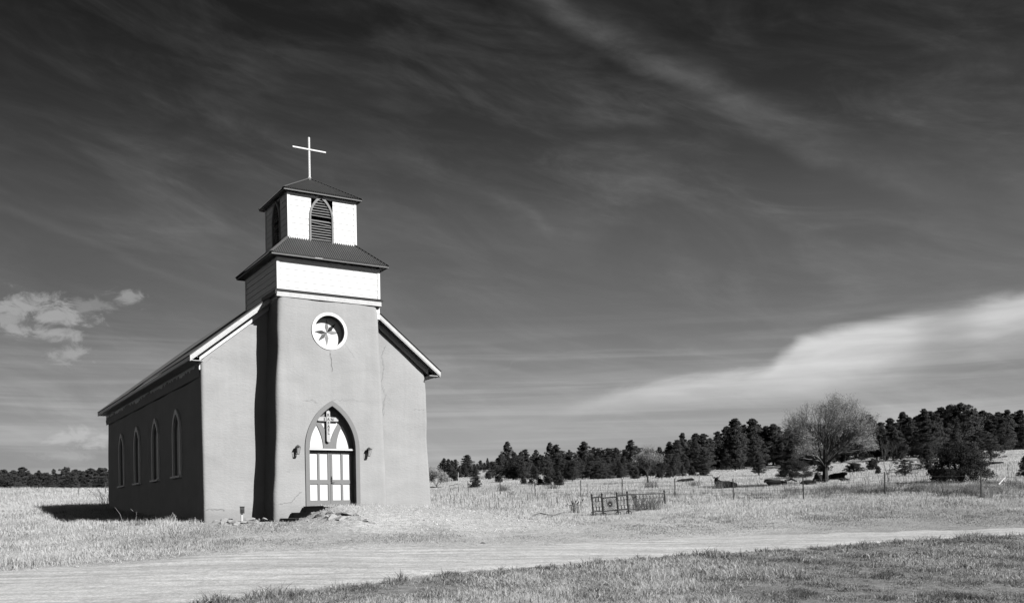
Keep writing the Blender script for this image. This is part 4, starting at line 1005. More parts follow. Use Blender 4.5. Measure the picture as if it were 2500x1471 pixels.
def juniper_proto(seed, big=False):
    r = np.random.default_rng(seed); cs = []; rr = []
    for i in range(200 if big else 84):
        t = r.uniform(0, 1) ** (1.0 if big else 1.15); ang = i * 2.4; rho = math.sqrt(max(0, 1 - (t * 1.12 - .22) ** 2)) * ((r.uniform(.1, 1) ** .5 * .93 if t > .25 else r.uniform(.7, 1.0)) if big else r.uniform(.15, .88))
        lob = 1 + .2 * math.sin(3 * ang + seed)
        cs.append((rho * math.cos(ang) * lob * .5, rho * math.sin(ang) * lob * .5, .03 + t * .88)); rr.append(r.uniform(.09, .15) * (.9 if big else 1))
    v, f = leaf_cloud(cs, rr, 230 if big else 120, .014 if big else .026, .85, 1.8, r)
    crown = fast_mesh('crown', v, f, M['juniper'])
    tk = MB(); tk.tube([(0, 0, -.05), (.02, 0, .3), (0, .02, .7)], [.05, .035, .015], 6); tk.tube([(0, 0, .02), (.15, .05, .4)], [.03, .01], 5); tk.tube([(0, 0, .02), (-.13, -.08, .45)], [.03, .01], 5)
    return crown, tk.build('trunk', M['bark'])
PROT = {}
def instance(protokey, make, name, loc, sx, sz, rz, label, cat, group=None, lean=0):
    if protokey not in PROT: PROT[protokey] = make(); first = True
    else: first = False
    cr, tk = PROT[protokey]
    root = empty(name, loc, rz); root.scale = (sx, sx, sz); root.rotation_euler = (lean, lean * .6, rz); tag(root, label, cat, group)
    for o in (cr, tk):
        if not first: o = o.copy(); C.objects.link(o)
        o.parent = root
    return root
PK = [(k, s) for s, k in enumerate(['tall', 'cone', 'tall', 'round', 'tall', 'cone', 'thin', 'cone', 'round'])]
def pine(px, ytop, Y, kw=1.0, kind=None, label=None, group=None, ybase=None):
    if ybase is not None:
        x, Y = hit(px, ybase, 60); z = gz(x, Y)
    else: x, Y, z = at(px, Y)
    sx_, sz_ = ray(px, ytop); H = sz_ * Y + E - z
    ks = [p for p in PK if kind is None or p[0] == kind]; p = ks[int(random.random() * len(ks))]
    wnat = {'tall': 2.1, 'cone': 2.7, 'round': 3.4, 'thin': 1.4}[p[0]]
    s = H / 10.0; sw = s * kw * 1.18
    return instance(('pine', p), lambda: pine_proto(100 + p[1], p[0]), 'pine_tree', (x, Y, z), sw, s, random.uniform(0, 6.28), label, 'pine tree', group, random.uniform(-.03, .03))
GR = 'pine trees of the wood on the rising ground right of the church'
GLf = 'pine trees in the wood left behind the church'
LBR = 'dark pine tree among the crowded wood on the rising ground to the right'
LBM = 'dark pine tree in the scattered row beyond the meadow right of the church'
LBL = 'dark pine tree in the far wood left of the church'
for px, yt, kw in [(-22, 1150, 1.1), (-8, 1148, 1), (11, 1144, 1.15), (23, 1154, 1), (34, 1146, 1), (45, 1153, 1), (55, 1138, 1.1), (64, 1150, 1), (72, 1152, 1), (81, 1156, 1), (90, 1152, 1), (98, 1147, 1), (107, 1153, 1), (116, 1152, 1), (124, 1156, 1), (130, 1143, .6), (139, 1155, 1.1), (150, 1155, 1), (161, 1139, .7), (172, 1152, 1), (178, 1150, 1), (185, 1144, 1.1), (195, 1147, 1), (204, 1148, 1), (213, 1146, 1), (225, 1141, 1), (236, 1147, 1), (246, 1140, 1.2), (256, 1141, 1.1), (265, 1146, 1), (276, 1144, 1), (288, 1150, 1)]:
    pine(px, yt, random.uniform(205, 250), kw * 1.25, group=GLf, label=LBL)
for i in range(26): pine(random.uniform(-20, 290), random.uniform(1158, 1170), random.uniform(170, 200), 1.5, group=GLf, label=LBL)
MID = [(1085, 1117, 1.1, 'tall'), (1095, 1119, 1.1, 'tall'), (1112, 1120, 1.3, 'tall'), (1129, 1136, 1.2, 'cone'), (1142, 1109, 1.75, 'cone'), (1158, 1131, 1.2, 'cone'), (1191, 1117, .9, 'cone'), (1207, 1126, 1.0, 'round'), (1216, 1116, 1.25, 'tall'), (1239, 1076, 1.0, 'tall'), (1257, 1102, 1.1, 'tall'),
       (1273, 1100, 1.0, 'tall'), (1284, 1095, 1.1, 'tall'), (1297, 1112, 1.1, 'cone'), (1309, 1096, .9, 'tall'), (1320, 1108, 1.1, 'tall'), (1345, 1078, .95, 'tall'), (1358, 1083, 1.0, 'tall'), (1371, 1099, 1.1, 'round'), (1394, 1102, 1.5, 'round'), (1428, 1076, 1.2, 'tall'),
       (1451, 1090, 1.1, 'tall'), (1464, 1093, 1.0, 'round'), (1487, 1093, 1.35, 'round'), (1506, 1091, .9, 'tall'), (1525, 1096, 1.2, 'cone'), (1543, 1072, 1.1, 'tall'), (1560, 1092, 1.3, 'round'), (1590, 1095, 1.3, 'cone'), (1612, 1090, 1.2, 'cone'), (1635, 1076, 1.0, 'tall'), (1654, 1072, 1.1, 'tall')]
SPL = {1142: 'broad dark pine with a wide skirt, tallest just right of the church corner', 1239: 'tall narrow pine standing highest of the scattered row nearest the church', 1191: 'small pointed pine on the pale gap in the scattered row'}
for px, yt, kw, kd in MID:
    Y = random.uniform(168, 190) if px not in (1191,) else 215
    pine(px, yt, Y, kw * 1.05, kd, SPL.get(px, LBM), None if px in SPL else GR)
for i in range(34):
    px = random.uniform(1222, 1660); pine(px, float(np.interp(px, [1222, 1350, 1660], [1116, 1100, 1092])) + random.uniform(-4, 12), random.uniform(172, 196), 1.3, None, LBM, GR)
for i in range(46):
    px = random.uniform(1215, 1680); 
    pine(px, random.uniform(1106, 1128), random.uniform(146, 172), 1.25, label=LBM, group=GR)
for i in range(40):
    px = random.uniform(1200, 1690); pine(px, random.uniform(1122, 1140), random.uniform(132, 150), 1.35, random.choice(['cone', 'round', 'round']), LBM, GR)
for px in (1166, 1174, 1183, 1200, 1208, 1226, 1076, 1103): pine(px, random.uniform(1122, 1134), 265, 1.3, 'tall', LBM, GR)
for px in (1100, 1122, 1136, 1150, 1162): pine(px, random.uniform(1132, 1140), 155, 1.3, 'cone', LBM, GR)
SKY = [(1667, 1055), (1684, 1072), (1700, 1056), (1709, 1061), (1720, 1057), (1736, 1068), (1754, 1052), (1776, 1038), (1797, 1020), (1815, 1036), (1838, 1020), (1852, 1034), (1872, 1038), (1888, 1033), (1903, 1040), (1925, 1044), (1950, 1040), (1972, 1036), (1998, 1034), (2020, 1030), (2045, 1028), (2068, 1024), (2090, 1014), (2108, 1022),
       (2124, 1010), (2138, 1026), (2151, 1029), (2174, 1019), (2188, 1030), (2203, 1004), (2222, 1016), (2241, 1013), (2256, 996), (2272, 1002), (2286, 1008), (2300, 992), (2320, 989), (2333, 992), (2347, 984), (2364, 993), (2382, 1006), (2400, 1000), (2417, 1006), (2430, 1012), (2442, 1004), (2458, 999), (2478, 1007), (2493, 1000), (2512, 1004), (2530, 1010), (2550, 1002)]
for px, yt in SKY:
    Y = 205 + (px - 1667) / 850 * 50 + random.uniform(-8, 8)
    pine(px, yt, Y, random.uniform(.95, 1.25), 'tall' if random.random() < .75 else 'round' if px in (2256, 2347) else 'cone', LBR, GR)
for i in range(78):
    px = random.uniform(1670, 2540); k = (px - 1670) / 870
    ysky = np.interp(px, [p[0] for p in SKY], [p[1] for p in SKY])
    Y = random.uniform(160, 215) + 18 * k; yt = ysky + random.uniform(14, 58)
    if px > 2415 and Y < 205: continue
    pine(px, yt, Y, random.uniform(1.0, 1.4), None, LBR, GR)
# trees that stand apart
pine(1853, 1107, None, 1.35, 'tall', 'small pine on a clear dark trunk standing out in the meadow before the wood', ybase=1160)
pine(2210, 1121, None, 1.9, 'round', 'little spreading pine on a thin trunk between the bare sapling and the big juniper', ybase=1161)
pine(2264, 1086, None, 1.5, 'cone', 'leaning feathery pine on a short trunk behind the big juniper', ybase=1146)
pine(2419, 1072, None, 1.5, 'round', 'round crowned pine with a forked trunk upslope right of the big juniper', ybase=1124)
pine(1398, 1138, None, 1.2, 'round', 'small tufted pine on a bare stem beside the two big dark bushes', ybase=1173)
pine(1424, 1134, None, 1.1, 'cone', 'small pointed pine at the foot of the wood above the iron grave fence', ybase=1163)
pine(2501, 1112, None, 1.2, 'cone', 'dark pine cut by the right edge of the photo', ybase=1163)
JN = [(1161, 1163, 1189, 33, 'dark rounded juniper bush behind the first fence posts'), (1192, 1151, 1169, 17, 'small pointed juniper bush left of the pale meadow slope'), (1218, 1157, 1176, 22, 'small juniper bush above the second fence post'),
      (1110, 1146, 1173, 21, 'dark cone shaped juniper beside the rusty frame'), (1278, 1161, 1181, 20, 'small round juniper bush alone in the meadow'), (1297, 1167, 1181, 18, 'low dark bush between the round juniper and the big bushes'),
      (1318, 1166, 1183, 24, 'low dark bush at the left foot of the two big bushes'), (1340, 1142, 1183, 40, 'big dark leafy bush, left one of the touching pair in the meadow'), (1363, 1151, 1184, 34, 'dark leafy bush, right one of the touching pair in the meadow'),
      (1380, 1144, 1168, 28, 'dark round bush just behind the touching pair'), (1486, 1147, 1168, 32, 'dark dome shaped bush above the sunburst gate'), (1515, 1148, 1167, 18, 'small dark bush left of the middle bare tree'),
      (1550, 1140, 1168, 30, 'dark bush directly behind the middle bare tree'), (1634, 1144, 1166, 24, 'rounded dark bush right of the middle bare tree'), (1612, 1146, 1166, 26, 'greyish bush close to the right of the middle bare tree'),
      (1718, 1132, 1161, 44, 'wide dark bush at the edge of the wood above the resting cattle'), (1689, 1138, 1160, 26, 'smaller dark bush left of the wide one at the wood edge'), (1936, 1124, 1166, 80, 'broad flat topped bush left of the big bare tree'),
      (2144, 1136, 1156, 17, 'small dark bush right of the big bare tree'), (2345, 1076, 1176, 130, 'very large rounded juniper towering over the black cow'), (2010, 1118, 1150, 46, 'dark bush behind the trunk of the big bare tree'),
      (2085, 1128, 1152, 50, 'dark bush under the right limbs of the big bare tree'), (2130, 1118, 1146, 34, 'dark bush beyond the right side of the big bare tree')]
for i, (px, yt, yb, wp, lb) in enumerate(JN):
    x, Y = hit(px, yb, 60); z = gz(x, Y); H = (yb - yt) / F * Y * 1.02; Wd = wp / F * Y
    instance(('jun', 9 if wp > 60 else i % 4), lambda: juniper_proto(40 + i % 4, wp > 60), 'juniper_bush', (x, Y, z), Wd * 1.0, H, random.uniform(0, 6), lb, 'bush')

def bare_tree(name, px, yb, H, spread, seed, label, leafamt, depthmax=6, fork=.22, twigm='twig', n1=8, lean=0, leafside=None, r0=.2, leafsize=.07, lower=True):
    x, Y = hit(px, yb, 60); z = gz(x, Y); r = random.Random(seed); root = empty(name, (x, Y, z)); tag(root, label, 'tree')
    mb = MB(); tips = []
    def grow(p, d, L, rad, dep):
        pts = [p]; k = 3; q = p.copy(); dd = d.copy()
        for i in range(k):
            dd = (dd + Vector((r.gauss(0, .10), r.gauss(0, .10), r.gauss(.03, .06)))).normalized(); q = q + dd * L / k; pts.append(q.copy())
        mb.tube(pts, [rad, rad * .88, rad * .76, rad * .62], 5 if dep < 3 else 3)
        if dep >= depthmax: tips.append((q.copy(), dd.copy())); return
        if dep >= depthmax - 2: tips.append((pts[2].copy(), dd.copy()))
        nch = 3
        for c_ in range(nch):
            ang = r.uniform(.18, .55); ax = Vector((r.gauss(0, 1), r.gauss(0, 1), r.gauss(0, 1))).cross(dd).normalized()
            nd = (Matrix.Rotation(ang, 3, ax) @ dd); nd.z = max(nd.z, -.02) + .03; nd.normalize()
            grow(q if c_ < 2 else pts[2], nd, L * r.uniform(.66, .82), rad * .58, dep + 1)
    th = H * fork; tk = MB(); tk.tube([(0, 0, -.3), (.02, 0, th * .5), (lean, 0, th)], [r0 * 1.25, r0, r0 * .9], 9); tk.build('trunk', M['bark'], root)
    for i in range(n1):
        a = 2 * math.pi * i * .381966 + r.uniform(-.25, .25); tilt = .08 + 1.0 * ((i + .5) / n1) ** .8
        d = Vector((math.sin(tilt) * math.cos(a) * spread, math.sin(tilt) * math.sin(a) * spread, math.cos(tilt) + .12)).normalized()
        L = H * .26 * (1.0 if tilt < .6 else .93) * r.uniform(.84, 1.1)
        grow(Vector((lean, 0, th * r.uniform(.8, 1.0))), d, L, r0 * .42, 1)
    mb.build('branches', M[twigm], root)
    if leafamt:
        c_ = []; 
        for t, d in tips:
            zrel = t.z / H; pr = leafamt * (1.0 if not lower else (1.35 if zrel < .55 else .55)) * ((1.5 if t.x > 0 else .55) if leafside else 1)
            if r.random() < pr: c_.append(tuple(t))
        v, f = leaf_cloud(c_, [.28] * len(c_), 7, leafsize, .9, 1.2, np.random.default_rng(seed), 0)
        o = fast_mesh('leaves', v, f, M['leaf'], parent=root)
    return root
bare_tree('bare_tree', 2015, 1177, 6.95, 1.2, 5, 'big round crowned cottonwood with bare twigs and few pale leaves in the pasture', .55, 7, .22, n1=13, leafside=True, r0=.24, leafsize=.05)
bare_tree('bare_tree', 1581, 1178, 4.0, .9, 9, 'medium half bare tree with a light twiggy crown behind the iron grave fence', .5, 6, .24, n1=7, r0=.10, leafsize=.06)
bare_tree('bare_sapling', 2168, 1182, 3.6, .8, 12, 'thin pale bare sapling in the gap right of the big bare tree', 0, 5, .18, n1=4, r0=.03)
bare_tree('willow_brush', 1066, 1190, 3.1, .9, 15, 'pale leafy brush growing up beside the right corner of the church', .9, 5, .05, n1=10, r0=.05, leafsize=.07, lower=False)
bare_tree('willow_brush', 1042, 1188, 3.5, .7, 17, 'taller pale brush half hidden behind the church corner', .9, 5, .05, n1=8, r0=.05, leafsize=.07, lower=False)
#TREES_END#

# ------------------------------------------------------------------ grass, weeds, gravel
mgr = bpy.data.materials.new('grass_blade'); mgr.use_nodes = True; t_ = mgr.node_tree; t_.nodes.clear()
a_ = t_.nodes.new('ShaderNodeAttribute'); a_.attribute_name = 'tone'; d_ = t_.nodes.new('ShaderNodeBsdfDiffuse'); r_ = t_.nodes.new('ShaderNodeBsdfTranslucent'); m_ = t_.nodes.new('ShaderNodeMixShader'); m_.inputs[0].default_value = .35
g_ = t_.nodes.new('ShaderNodeNewGeometry'); vm = t_.nodes.new('ShaderNodeVectorMath'); vm.operation = 'MULTIPLY_ADD'; t_.links.new(g_.outputs['Normal'], vm.inputs[0]); vm.inputs[1].default_value = (.45, .45, .45); vm.inputs[2].default_value = (0, 0, .8)
vn_ = t_.nodes.new('ShaderNodeVectorMath'); vn_.operation = 'NORMALIZE'; t_.links.new(vm.outputs[0], vn_.inputs[0]); t_.links.new(vn_.outputs[0], d_.inputs['Normal'])
for q_ in (d_, r_): t_.links.new(a_.outputs['Fac'], q_.inputs[0])
t_.links.new(d_.outputs[0], m_.inputs[1]); t_.links.new(r_.outputs[0], m_.inputs[2]); o_ = t_.nodes.new('ShaderNodeOutputMaterial'); t_.links.new(m_.outputs[0], o_.inputs[0])
CHB = (-5.9, 5.9, -.05, 27)
def in_church(x, y, pad=0):
    a = (x - OX[0]) * U[0] + (y - OX[1]) * U[1]; b = (x - OX[0]) * V[0] + (y - OX[1]) * V[1]
    nave_ = (np.abs(a) < 5.35 + pad) & (b > NV - pad) & (b < NBK + pad); tow = (np.abs(a + .1) < 2.75 + pad) & (b > -.05 - pad) & (b < 3)
    st_ = (a > -2.7 - pad) & (a < -1.0) & (b > -2.7) & (b < .2)
    return nave_ | tow | st_
def ab(x, y): return (x - OX[0]) * U[0] + (y - OX[1]) * U[1], (x - OX[0]) * V[0] + (y - OX[1]) * V[1]
oN = np.argsort(NE[:, 0]); oF = np.argsort(FE[:, 0])
def side_of_road(x, y):                   # <0 camera side, 0 road, >0 church side
    yn = np.interp(x, NE[oN, 0], NE[oN, 1]); yf = np.interp(x, FE[oF, 0], FE[oF, 1])
    return np.where(y < yn, -1, np.where(y > yf, 1, 0)), yn, yf
LAT = np.random.default_rng(3).uniform(0, 1, (512, 512))
def vn(x, y, s, k):
    u = x / s + k * 37.7; v = y / s * .75 + k * 91.3; i = np.floor(u).astype(int); j = np.floor(v).astype(int); fu = hermite(u - i); fv = hermite(v - j)
    g = lambda a, b: LAT[a % 512, b % 512]
    return (g(i, j) * (1 - fu) + g(i + 1, j) * fu) * (1 - fv) + (g(i, j + 1) * (1 - fu) + g(i + 1, j + 1) * fu) * fv
def patch(x, y, s, k):
    q = vn(x, y, s * 1.6, k) * .5 + vn(x, y, s * .7, k + 1) * .3 + vn(x, y, s * .3, k + 2) * .2
    return np.clip((q - .5) * 1.9 + .5, 0, 1)
def sample(n, y0, y1, p=1.0, pad=1.12, c0=-1250, c1=1250):
    u = rng.uniform(0, 1, n); e = 1 - p
    Y = (y0 ** e + u * (y1 ** e - y0 ** e)) ** (1 / e) if abs(e) > 1e-6 else y0 * (y1 / y0) ** u
    c = rng.uniform(c0 * pad, c1 * pad, n); return c / F * Y, Y
def blades(name, x, y, h, w, tone, lean=.35, label=None, sink=.02, one=False, dirx=None):
    n_ = len(x); z = ground(x, y) + E - sink; th = rng.uniform(0, 2 * np.pi, n_); la = rng.uniform(0, 2 * np.pi, n_)
    if dirx is not None: la = la * .5 + dirx
    L = np.abs(rng.normal(0, lean, n_)) * h; lx, ly = np.cos(la) * L, np.sin(la) * L
    wx, wy = np.cos(th) * w / 2, np.sin(th) * w / 2
    B = np.stack([x, y, z], 1); top = np.stack([x + lx, y + ly, z + h * rng.uniform(.85, 1, n_)], 1); mid = np.stack([x + lx * .32, y + ly * .32, z + h * .55], 1)
    wv = np.stack([wx, wy, 0 * wx], 1)
    if one:
        v = np.stack([B - wv, B + wv, top], 1).reshape(-1, 3); f = np.arange(n_ * 3).reshape(-1, 3); t = np.repeat(tone, 3)
        return fast_tag(name, v, f, t, label)
    v = np.stack([B - wv * .8, B + wv * .8, mid + wv * .7, mid - wv * .7, top], 1).reshape(-1, 3); i0 = np.arange(n_)[:, None] * 5
    f = np.concatenate([i0 + np.array([[0, 1, 2]]), i0 + np.array([[0, 2, 3]]), i0 + np.array([[3, 2, 4]])], 0)
    return fast_tag(name, v, f, np.repeat(tone, 5), label)
def fast_tag(name, v, f, t, label):
    o = fast_mesh(name, v, f, mgr, t); tag(o, label, 'grass', kind='stuff'); return o
def clumpy(x, y, s, k, lo, hi): return lo + (hi - lo) * patch(x, y, s, k)

# dry field grass between the road and the fence
U1 = lambda x: rng.uniform(0, 1, len(x))
x, y = sample(620000, 21, 62, .8); sd_, yn, yf = side_of_road(x, y); a, b = ab(x, y)
gravel = np.clip(1 - np.abs((a - 3.0) / 6.5) ** 2 - ((b + 4.2) / 4.6) ** 2, 0, 1)
gravel = np.maximum(gravel, ((a < -1) & (a > -5.6) & (b > -1.2) & (b < 1.6)) * .75)
cpx = x / y * F + 1250; jit = (patch(x, y, .8, 3) - .5)
worn = np.clip(np.exp(-((cpx - 800) / 330) ** 2) * np.clip((41 - y) / 6, 0, 1) + .9 * np.clip((cpx - 1000) / 250, 0, 1) * np.clip((43 - y + jit * 3) / 3.5, 0, 1), 0, 1)   # thin grass, bare earth between
edge = np.clip((y - yf + jit * 2.2) / np.where(cpx > 1100, 3.8, 2.4), 0, 1)
right = np.clip((cpx - 1500) / 500, 0, 1)
pt = patch(x, y, 1.0, 4); pf = patch(x, y, .35, 6)
dens = (.22 + .95 * pt * (.4 + .8 * pf)) * (1 - .55 * worn * (1 - .75 * right)) * (.08 + .92 * edge)
keep = (sd_ > 0) & ~in_church(x, y, .05) & (U1(x) > gravel * 1.5) & (U1(x) < dens)
tuft = np.clip(patch(x, y, .42, 9) * 1.7 - .75, 0, 1)
fn_ = np.exp(-((cpx - 1540) / 130) ** 2 - ((y - 51) / 6) ** 2); h = (1 - .6 * fn_) * (.045 + .075 * pt + .13 * tuft * (1 - worn)) * rng.uniform(.4, 1.35, len(x)) * (.55 + .45 * edge) * np.where(cpx < 520, 1.25, 1.0) * (1 - .35 * worn)
w_ = .007 + .00028 * y * rng.uniform(.5, 1.5, len(x))
tone = rng.normal(.80, .11, len(x)) * (.72 + .36 * patch(x, y, 1.5, 5)) * (1 - .25 * worn)
weed = U1(x) < np.clip(.04 + .5 * np.clip(patch(x, y, .45, 31) * 2.4 - 1.35, 0, 1) + 1.0 * worn * np.clip(patch(x, y, .6, 12) * 2.4 - .6, 0, 1) + .85 * right * np.clip(patch(x, y, 1.6, 11) * 2.0 - .45, 0, 1) * np.clip((52 - y) / 8, .2, 1), 0, .85)
tone = np.where(weed, rng.normal(.27, .07, len(x)), tone)
blades('dry_grass', x[keep], y[keep], h[keep], w_[keep], np.clip(tone[keep], .06, .93), .75, 'pale dry grass covering the field around the church')
# taller pale bunches round the iron fence, behind the church and in the field on the left
x, y = sample(150000, 36, 62, 1.0); cpx = x / y * F + 1250; k_p = patch(x, y, 1.6, 9) * np.where(cpx > 1000, np.clip((y - 43.5) / 1.5, 0, 1), np.clip((520 - cpx) / 80, 0, .6))
keep = (U1(x) < k_p ** 1.6) & ~in_church(x, y, .05)
fn_ = np.exp(-((cpx - 1540) / 130) ** 2 - ((y - 51) / 6) ** 2); h = rng.uniform(.10, .27, len(x)) * (1 - .65 * fn_); tone = rng.normal(.84, .05, len(x)) * (1 - .25 * np.clip((cpx - 1700) / 400, 0, 1))
blades('tall_dry_grass', x[keep], y[keep], h[keep], np.full(keep.sum(), .018), np.clip(tone[keep], .3, .93), .6, 'taller pale grass round the iron grave fence')
# a dark green patch hugging the right corner of the church
x, y = sample(9000, 41, 50, 1.0, c0=-210, c1=-40, pad=1); a, b = ab(x, y); d_ = np.hypot((a - 7.1) / 2.3, (b - .9) / .9); keep = (d_ < 1) & ~in_church(x, y, .02)
blades('green_grass', x[keep], y[keep], rng.uniform(.06, .16, keep.sum()), np.full(keep.sum(), .018), rng.uniform(.12, .3, keep.sum()), .6, 'darker green grass patch at the right corner of the church')
# pasture and hill slope
x, y = sample(420000, 60, 200, 1.3); cpx = x / y * F + 1250; keep = ~in_church(x, y, .1) & (U1(x) < .35 + .7 * patch(x, y, 3.5, 3))
h = rng.uniform(.07, .24, len(x)) * (.7 + .5 * patch(x, y, 4, 1)) * np.where(cpx < 300, 1.7, 1); w_ = .00038 * y * rng.uniform(.6, 1.4, len(x))
tone = rng.normal(.80, .09, len(x)) * (.74 + .32 * patch(x, y, 4, 8)); tone = np.where(U1(x) < .035 + .12 * np.clip(patch(x, y, 2.2, 4) * 2 - 1, 0, 1), tone * .45, tone)
blades('pasture_grass', x[keep], y[keep], h[keep], w_[keep], np.clip(tone[keep], .08, .92), .6, 'pale dry grass of the pasture rising to the trees', one=True)
# near verge, this side of the road: dark wiry weeds with pale grass in patches
x, y = sample(520000, 13.5, 37, .5); sd_, yn, yf = side_of_road(x, y); cpx = x / y * F + 1250; jit = patch(x, y, .45, 5) - .5
pf = patch(x, y, .22, 3); pm = patch(x, y, .8, 2)
keep = (sd_ < 0) & (y < yn - .1 - .5 * np.clip(jit, 0, 1)) & (U1(x) < .30 + 1.0 * pf * (.4 + .8 * pm))
pale = np.clip(patch(x, y, 1.1, 6) * 1.2 - .5 + .85 * np.exp(-((cpx - 1380) / 340) ** 2) - .2 * np.clip((cpx - 1700) / 500, 0, 1), 0, .9) * np.clip((yn - y) / 1.6, 0, 1)
near_edge = np.exp(-((yn - y) / .9) ** 2)
h = (.02 + .11 * pf * patch(x, y, .7, 21)) * rng.uniform(.4, 1.7, len(x)) + .075 * pale * rng.uniform(.3, 1.5, len(x)) + .20 * near_edge * np.clip(patch(x, y, .35, 2) * 1.6 - .3, 0, 1) * rng.uniform(.4, 1.3, len(x))
isp = U1(x) < pale; tone = np.where(isp, rng.normal(.70, .12, len(x)), rng.normal(.27, .13, len(x)) * (.35 + 1.15 * patch(x, y, .35, 15)))
tone = np.where(~isp & (U1(x) < .10), tone * 2.1, tone)
w_ = .004 + .0005 * y * rng.uniform(.3, 1.6, len(x))
blades('verge_weeds', x[keep], y[keep], h[keep], w_[keep], np.clip(tone[keep], .04, .75), 1.0, 'dark wiry weeds and pale grass on the near verge of the dirt road')
x, y = sample(900, 14, 30, .5); sd_, yn, yf = side_of_road(x, y); keep = (sd_ < 0) & (y < yn - .6)
blades('grass_stalks', x[keep], y[keep], rng.uniform(.12, .26, keep.sum()), np.full(keep.sum(), .007), rng.uniform(.5, .75, keep.sum()), .7, 'single pale seed stalks leaning out of the near verge')
# a few low weeds creeping onto the track
x, y = sample(60000, 18, 44, .6); sd_, yn, yf = side_of_road(x, y); cpx = x / y * F + 1250; mid = np.abs((y - yn) / np.maximum(yf - yn, .5) - .5); keep = (sd_ == 0) & (U1(x) < np.clip(patch(x, y, .5, 8) * 3 - 1.7, 0, 1) * np.clip(mid * 2.6 - .35, .04, 1))
blades('track_weeds', x[keep], y[keep], rng.uniform(.015, .05, keep.sum()), np.full(keep.sum(), .014), rng.uniform(.2, .5, keep.sum()), 1.0, 'low weeds creeping from the edges onto the dirt track')
# brush along the far side of the wire fence
cl = []
for i in range(300):
    px = random.triangular(1500, 2560, 2350) if i % 4 else random.uniform(1230, 2500); Yf = float(np.interp(px, [p[0] for p in FP], [p[1] for p in FP]))
    Yb = Yf + random.uniform(-.3, 5) + (random.random() ** 2) * 12; xx, yy, _ = at(px, Yb); cl.append((xx, yy, random.uniform(.18, .75), random.uniform(.15, .55) * (1.15 if px > 1900 else .7)))
X_ = []; Y_ = []; H_ = []; T_ = []
for xx, yy, r_, hh in cl:
    k = int(190 * r_); X_.append(xx + rng.normal(0, r_ * .5, k)); Y_.append(yy + rng.normal(0, r_ * .5, k)); H_.append(hh * rng.uniform(.4, 1.1, k)); T_.append(np.clip(rng.normal(random.choice([.12, .22, .34, .45]), .09, k), .03, .7))
X_, Y_, H_, T_ = map(np.concatenate, (X_, Y_, H_, T_))
o = blades('brush', X_, Y_, H_, np.full(len(X_), .02), T_, .9, 'dark dry brush clumps along the wire fence'); o['category'] = 'brush'
# scattered weed heads across the pasture
x, y = sample(2600, 56, 125, 1.0, c0=-180); h = rng.uniform(.3, .62, len(x)); o = blades('weed_stalks', x, y, h, np.full(len(x), .03), rng.uniform(.05, .14, len(x)), .12, 'thin dark weed stalks dotted over the pasture'); o['category'] = 'weeds'
# pebbles: gravel in front of the door and along the road
def pebbles(name, x, y, s, tone, label):
    n_ = len(x); z = ground(x, y) + E; base = np.array([[1, 0, 0], [-.5, .8, 0], [-.5, -.8, 0], [.1, 0, .7], [0, 0, -.5]])
    th = rng.uniform(0, 6.28, n_); c_, s_ = np.cos(th), np.sin(th); st_ = rng.uniform(.5, 1.2, (n_, 3)) * s[:, None]
    v = base[None] * st_[:, None, :]; vx = v[..., 0] * c_[:, None] - v[..., 1] * s_[:, None]; vy = v[..., 0] * s_[:, None] + v[..., 1] * c_[:, None]
    v = np.stack([vx + x[:, None], vy + y[:, None], v[..., 2] + z[:, None]], 2).reshape(-1, 3); i0 = np.arange(n_)[:, None] * 5
    f = np.concatenate([i0 + np.array([q]) for q in ((0, 1, 3), (1, 2, 3), (2, 0, 3), (1, 0, 4), (2, 1, 4), (0, 2, 4))], 0)
    o = fast_mesh(name, v, f, mpb, np.repeat(tone, 5)); tag(o, label, 'gravel', kind='stuff')
mpb = mat('pebble', .5, .9, 0, attr='tone', spec=.1)
x, y = sample(90000, 24, 47, .5, c0=-600, c1=200, pad=1); a, b = ab(x, y); sd_, yn, yf = side_of_road(x, y)
gravel = np.clip(1.15 - np.abs((a - 3.0) / 7) ** 2 - ((b + 4.2) / 5.2) ** 2, 0, 1); keep = (rng.uniform(0, 1, len(x)) < gravel) & ~in_church(x, y) & (sd_ > 0)
pebbles('gravel', x[keep], y[keep], rng.uniform(.008, .03, keep.sum()) * (1 + (rng.uniform(0, 1, keep.sum()) < .03) * 1.5), np.clip(rng.normal(.54, .15, keep.sum()), .1, .8), 'grey gravel spread on the earth bank before the church')
x, y = sample(26000, 17, 42, .6); sd_, yn, yf = side_of_road(x, y); keep = (sd_ == 0)
x, y = x[keep], y[keep]; pebbles('road_stones', x, y, rng.uniform(.008, .034, len(x)), np.clip(rng.normal(.52, .17, len(x)), .08, .85), 'small stones scattered over the dirt road')

# ------------------------------------------------------------------ odd things lying and growing about
def stalks(name, px, py, n_, h, sp, m, label, cat, lean=.25, rad=.008, heads=0, y0=25):
    x, y = hit(px, py, y0); z = gz(x, y); mb = MB(); r = random.Random(int(px * 7))
    for i in range(n_):
        bx_, by_ = r.gauss(0, sp), r.gauss(0, sp); hh = h * r.uniform(.5, 1); lx, ly = r.gauss(0, lean) * hh, r.gauss(0, lean) * hh
        mb.tube([(bx_, by_, -.05), (bx_ + lx * .35, by_ + ly * .35, hh * .55), (bx_ + lx, by_ + ly, hh)], [rad, rad * .8, rad * .4], 3)
        if heads: mb.tube([(bx_ + lx * .8, by_ + ly * .8, hh * .82), (bx_ + lx * .95, by_ + ly * .95, hh * .92), (bx_ + lx, by_ + ly, hh)], [rad, heads, rad], 4)
    o = mb.build(name, m); o.location = (x, y, z); tag(o, label, cat); return o
stalks('tall_weed', 1407, 1251, 22, .8, .12, M['shrub2'], 'dark spiky weed standing alone left of the iron grave fence', 'weed', .22, .010, .022)
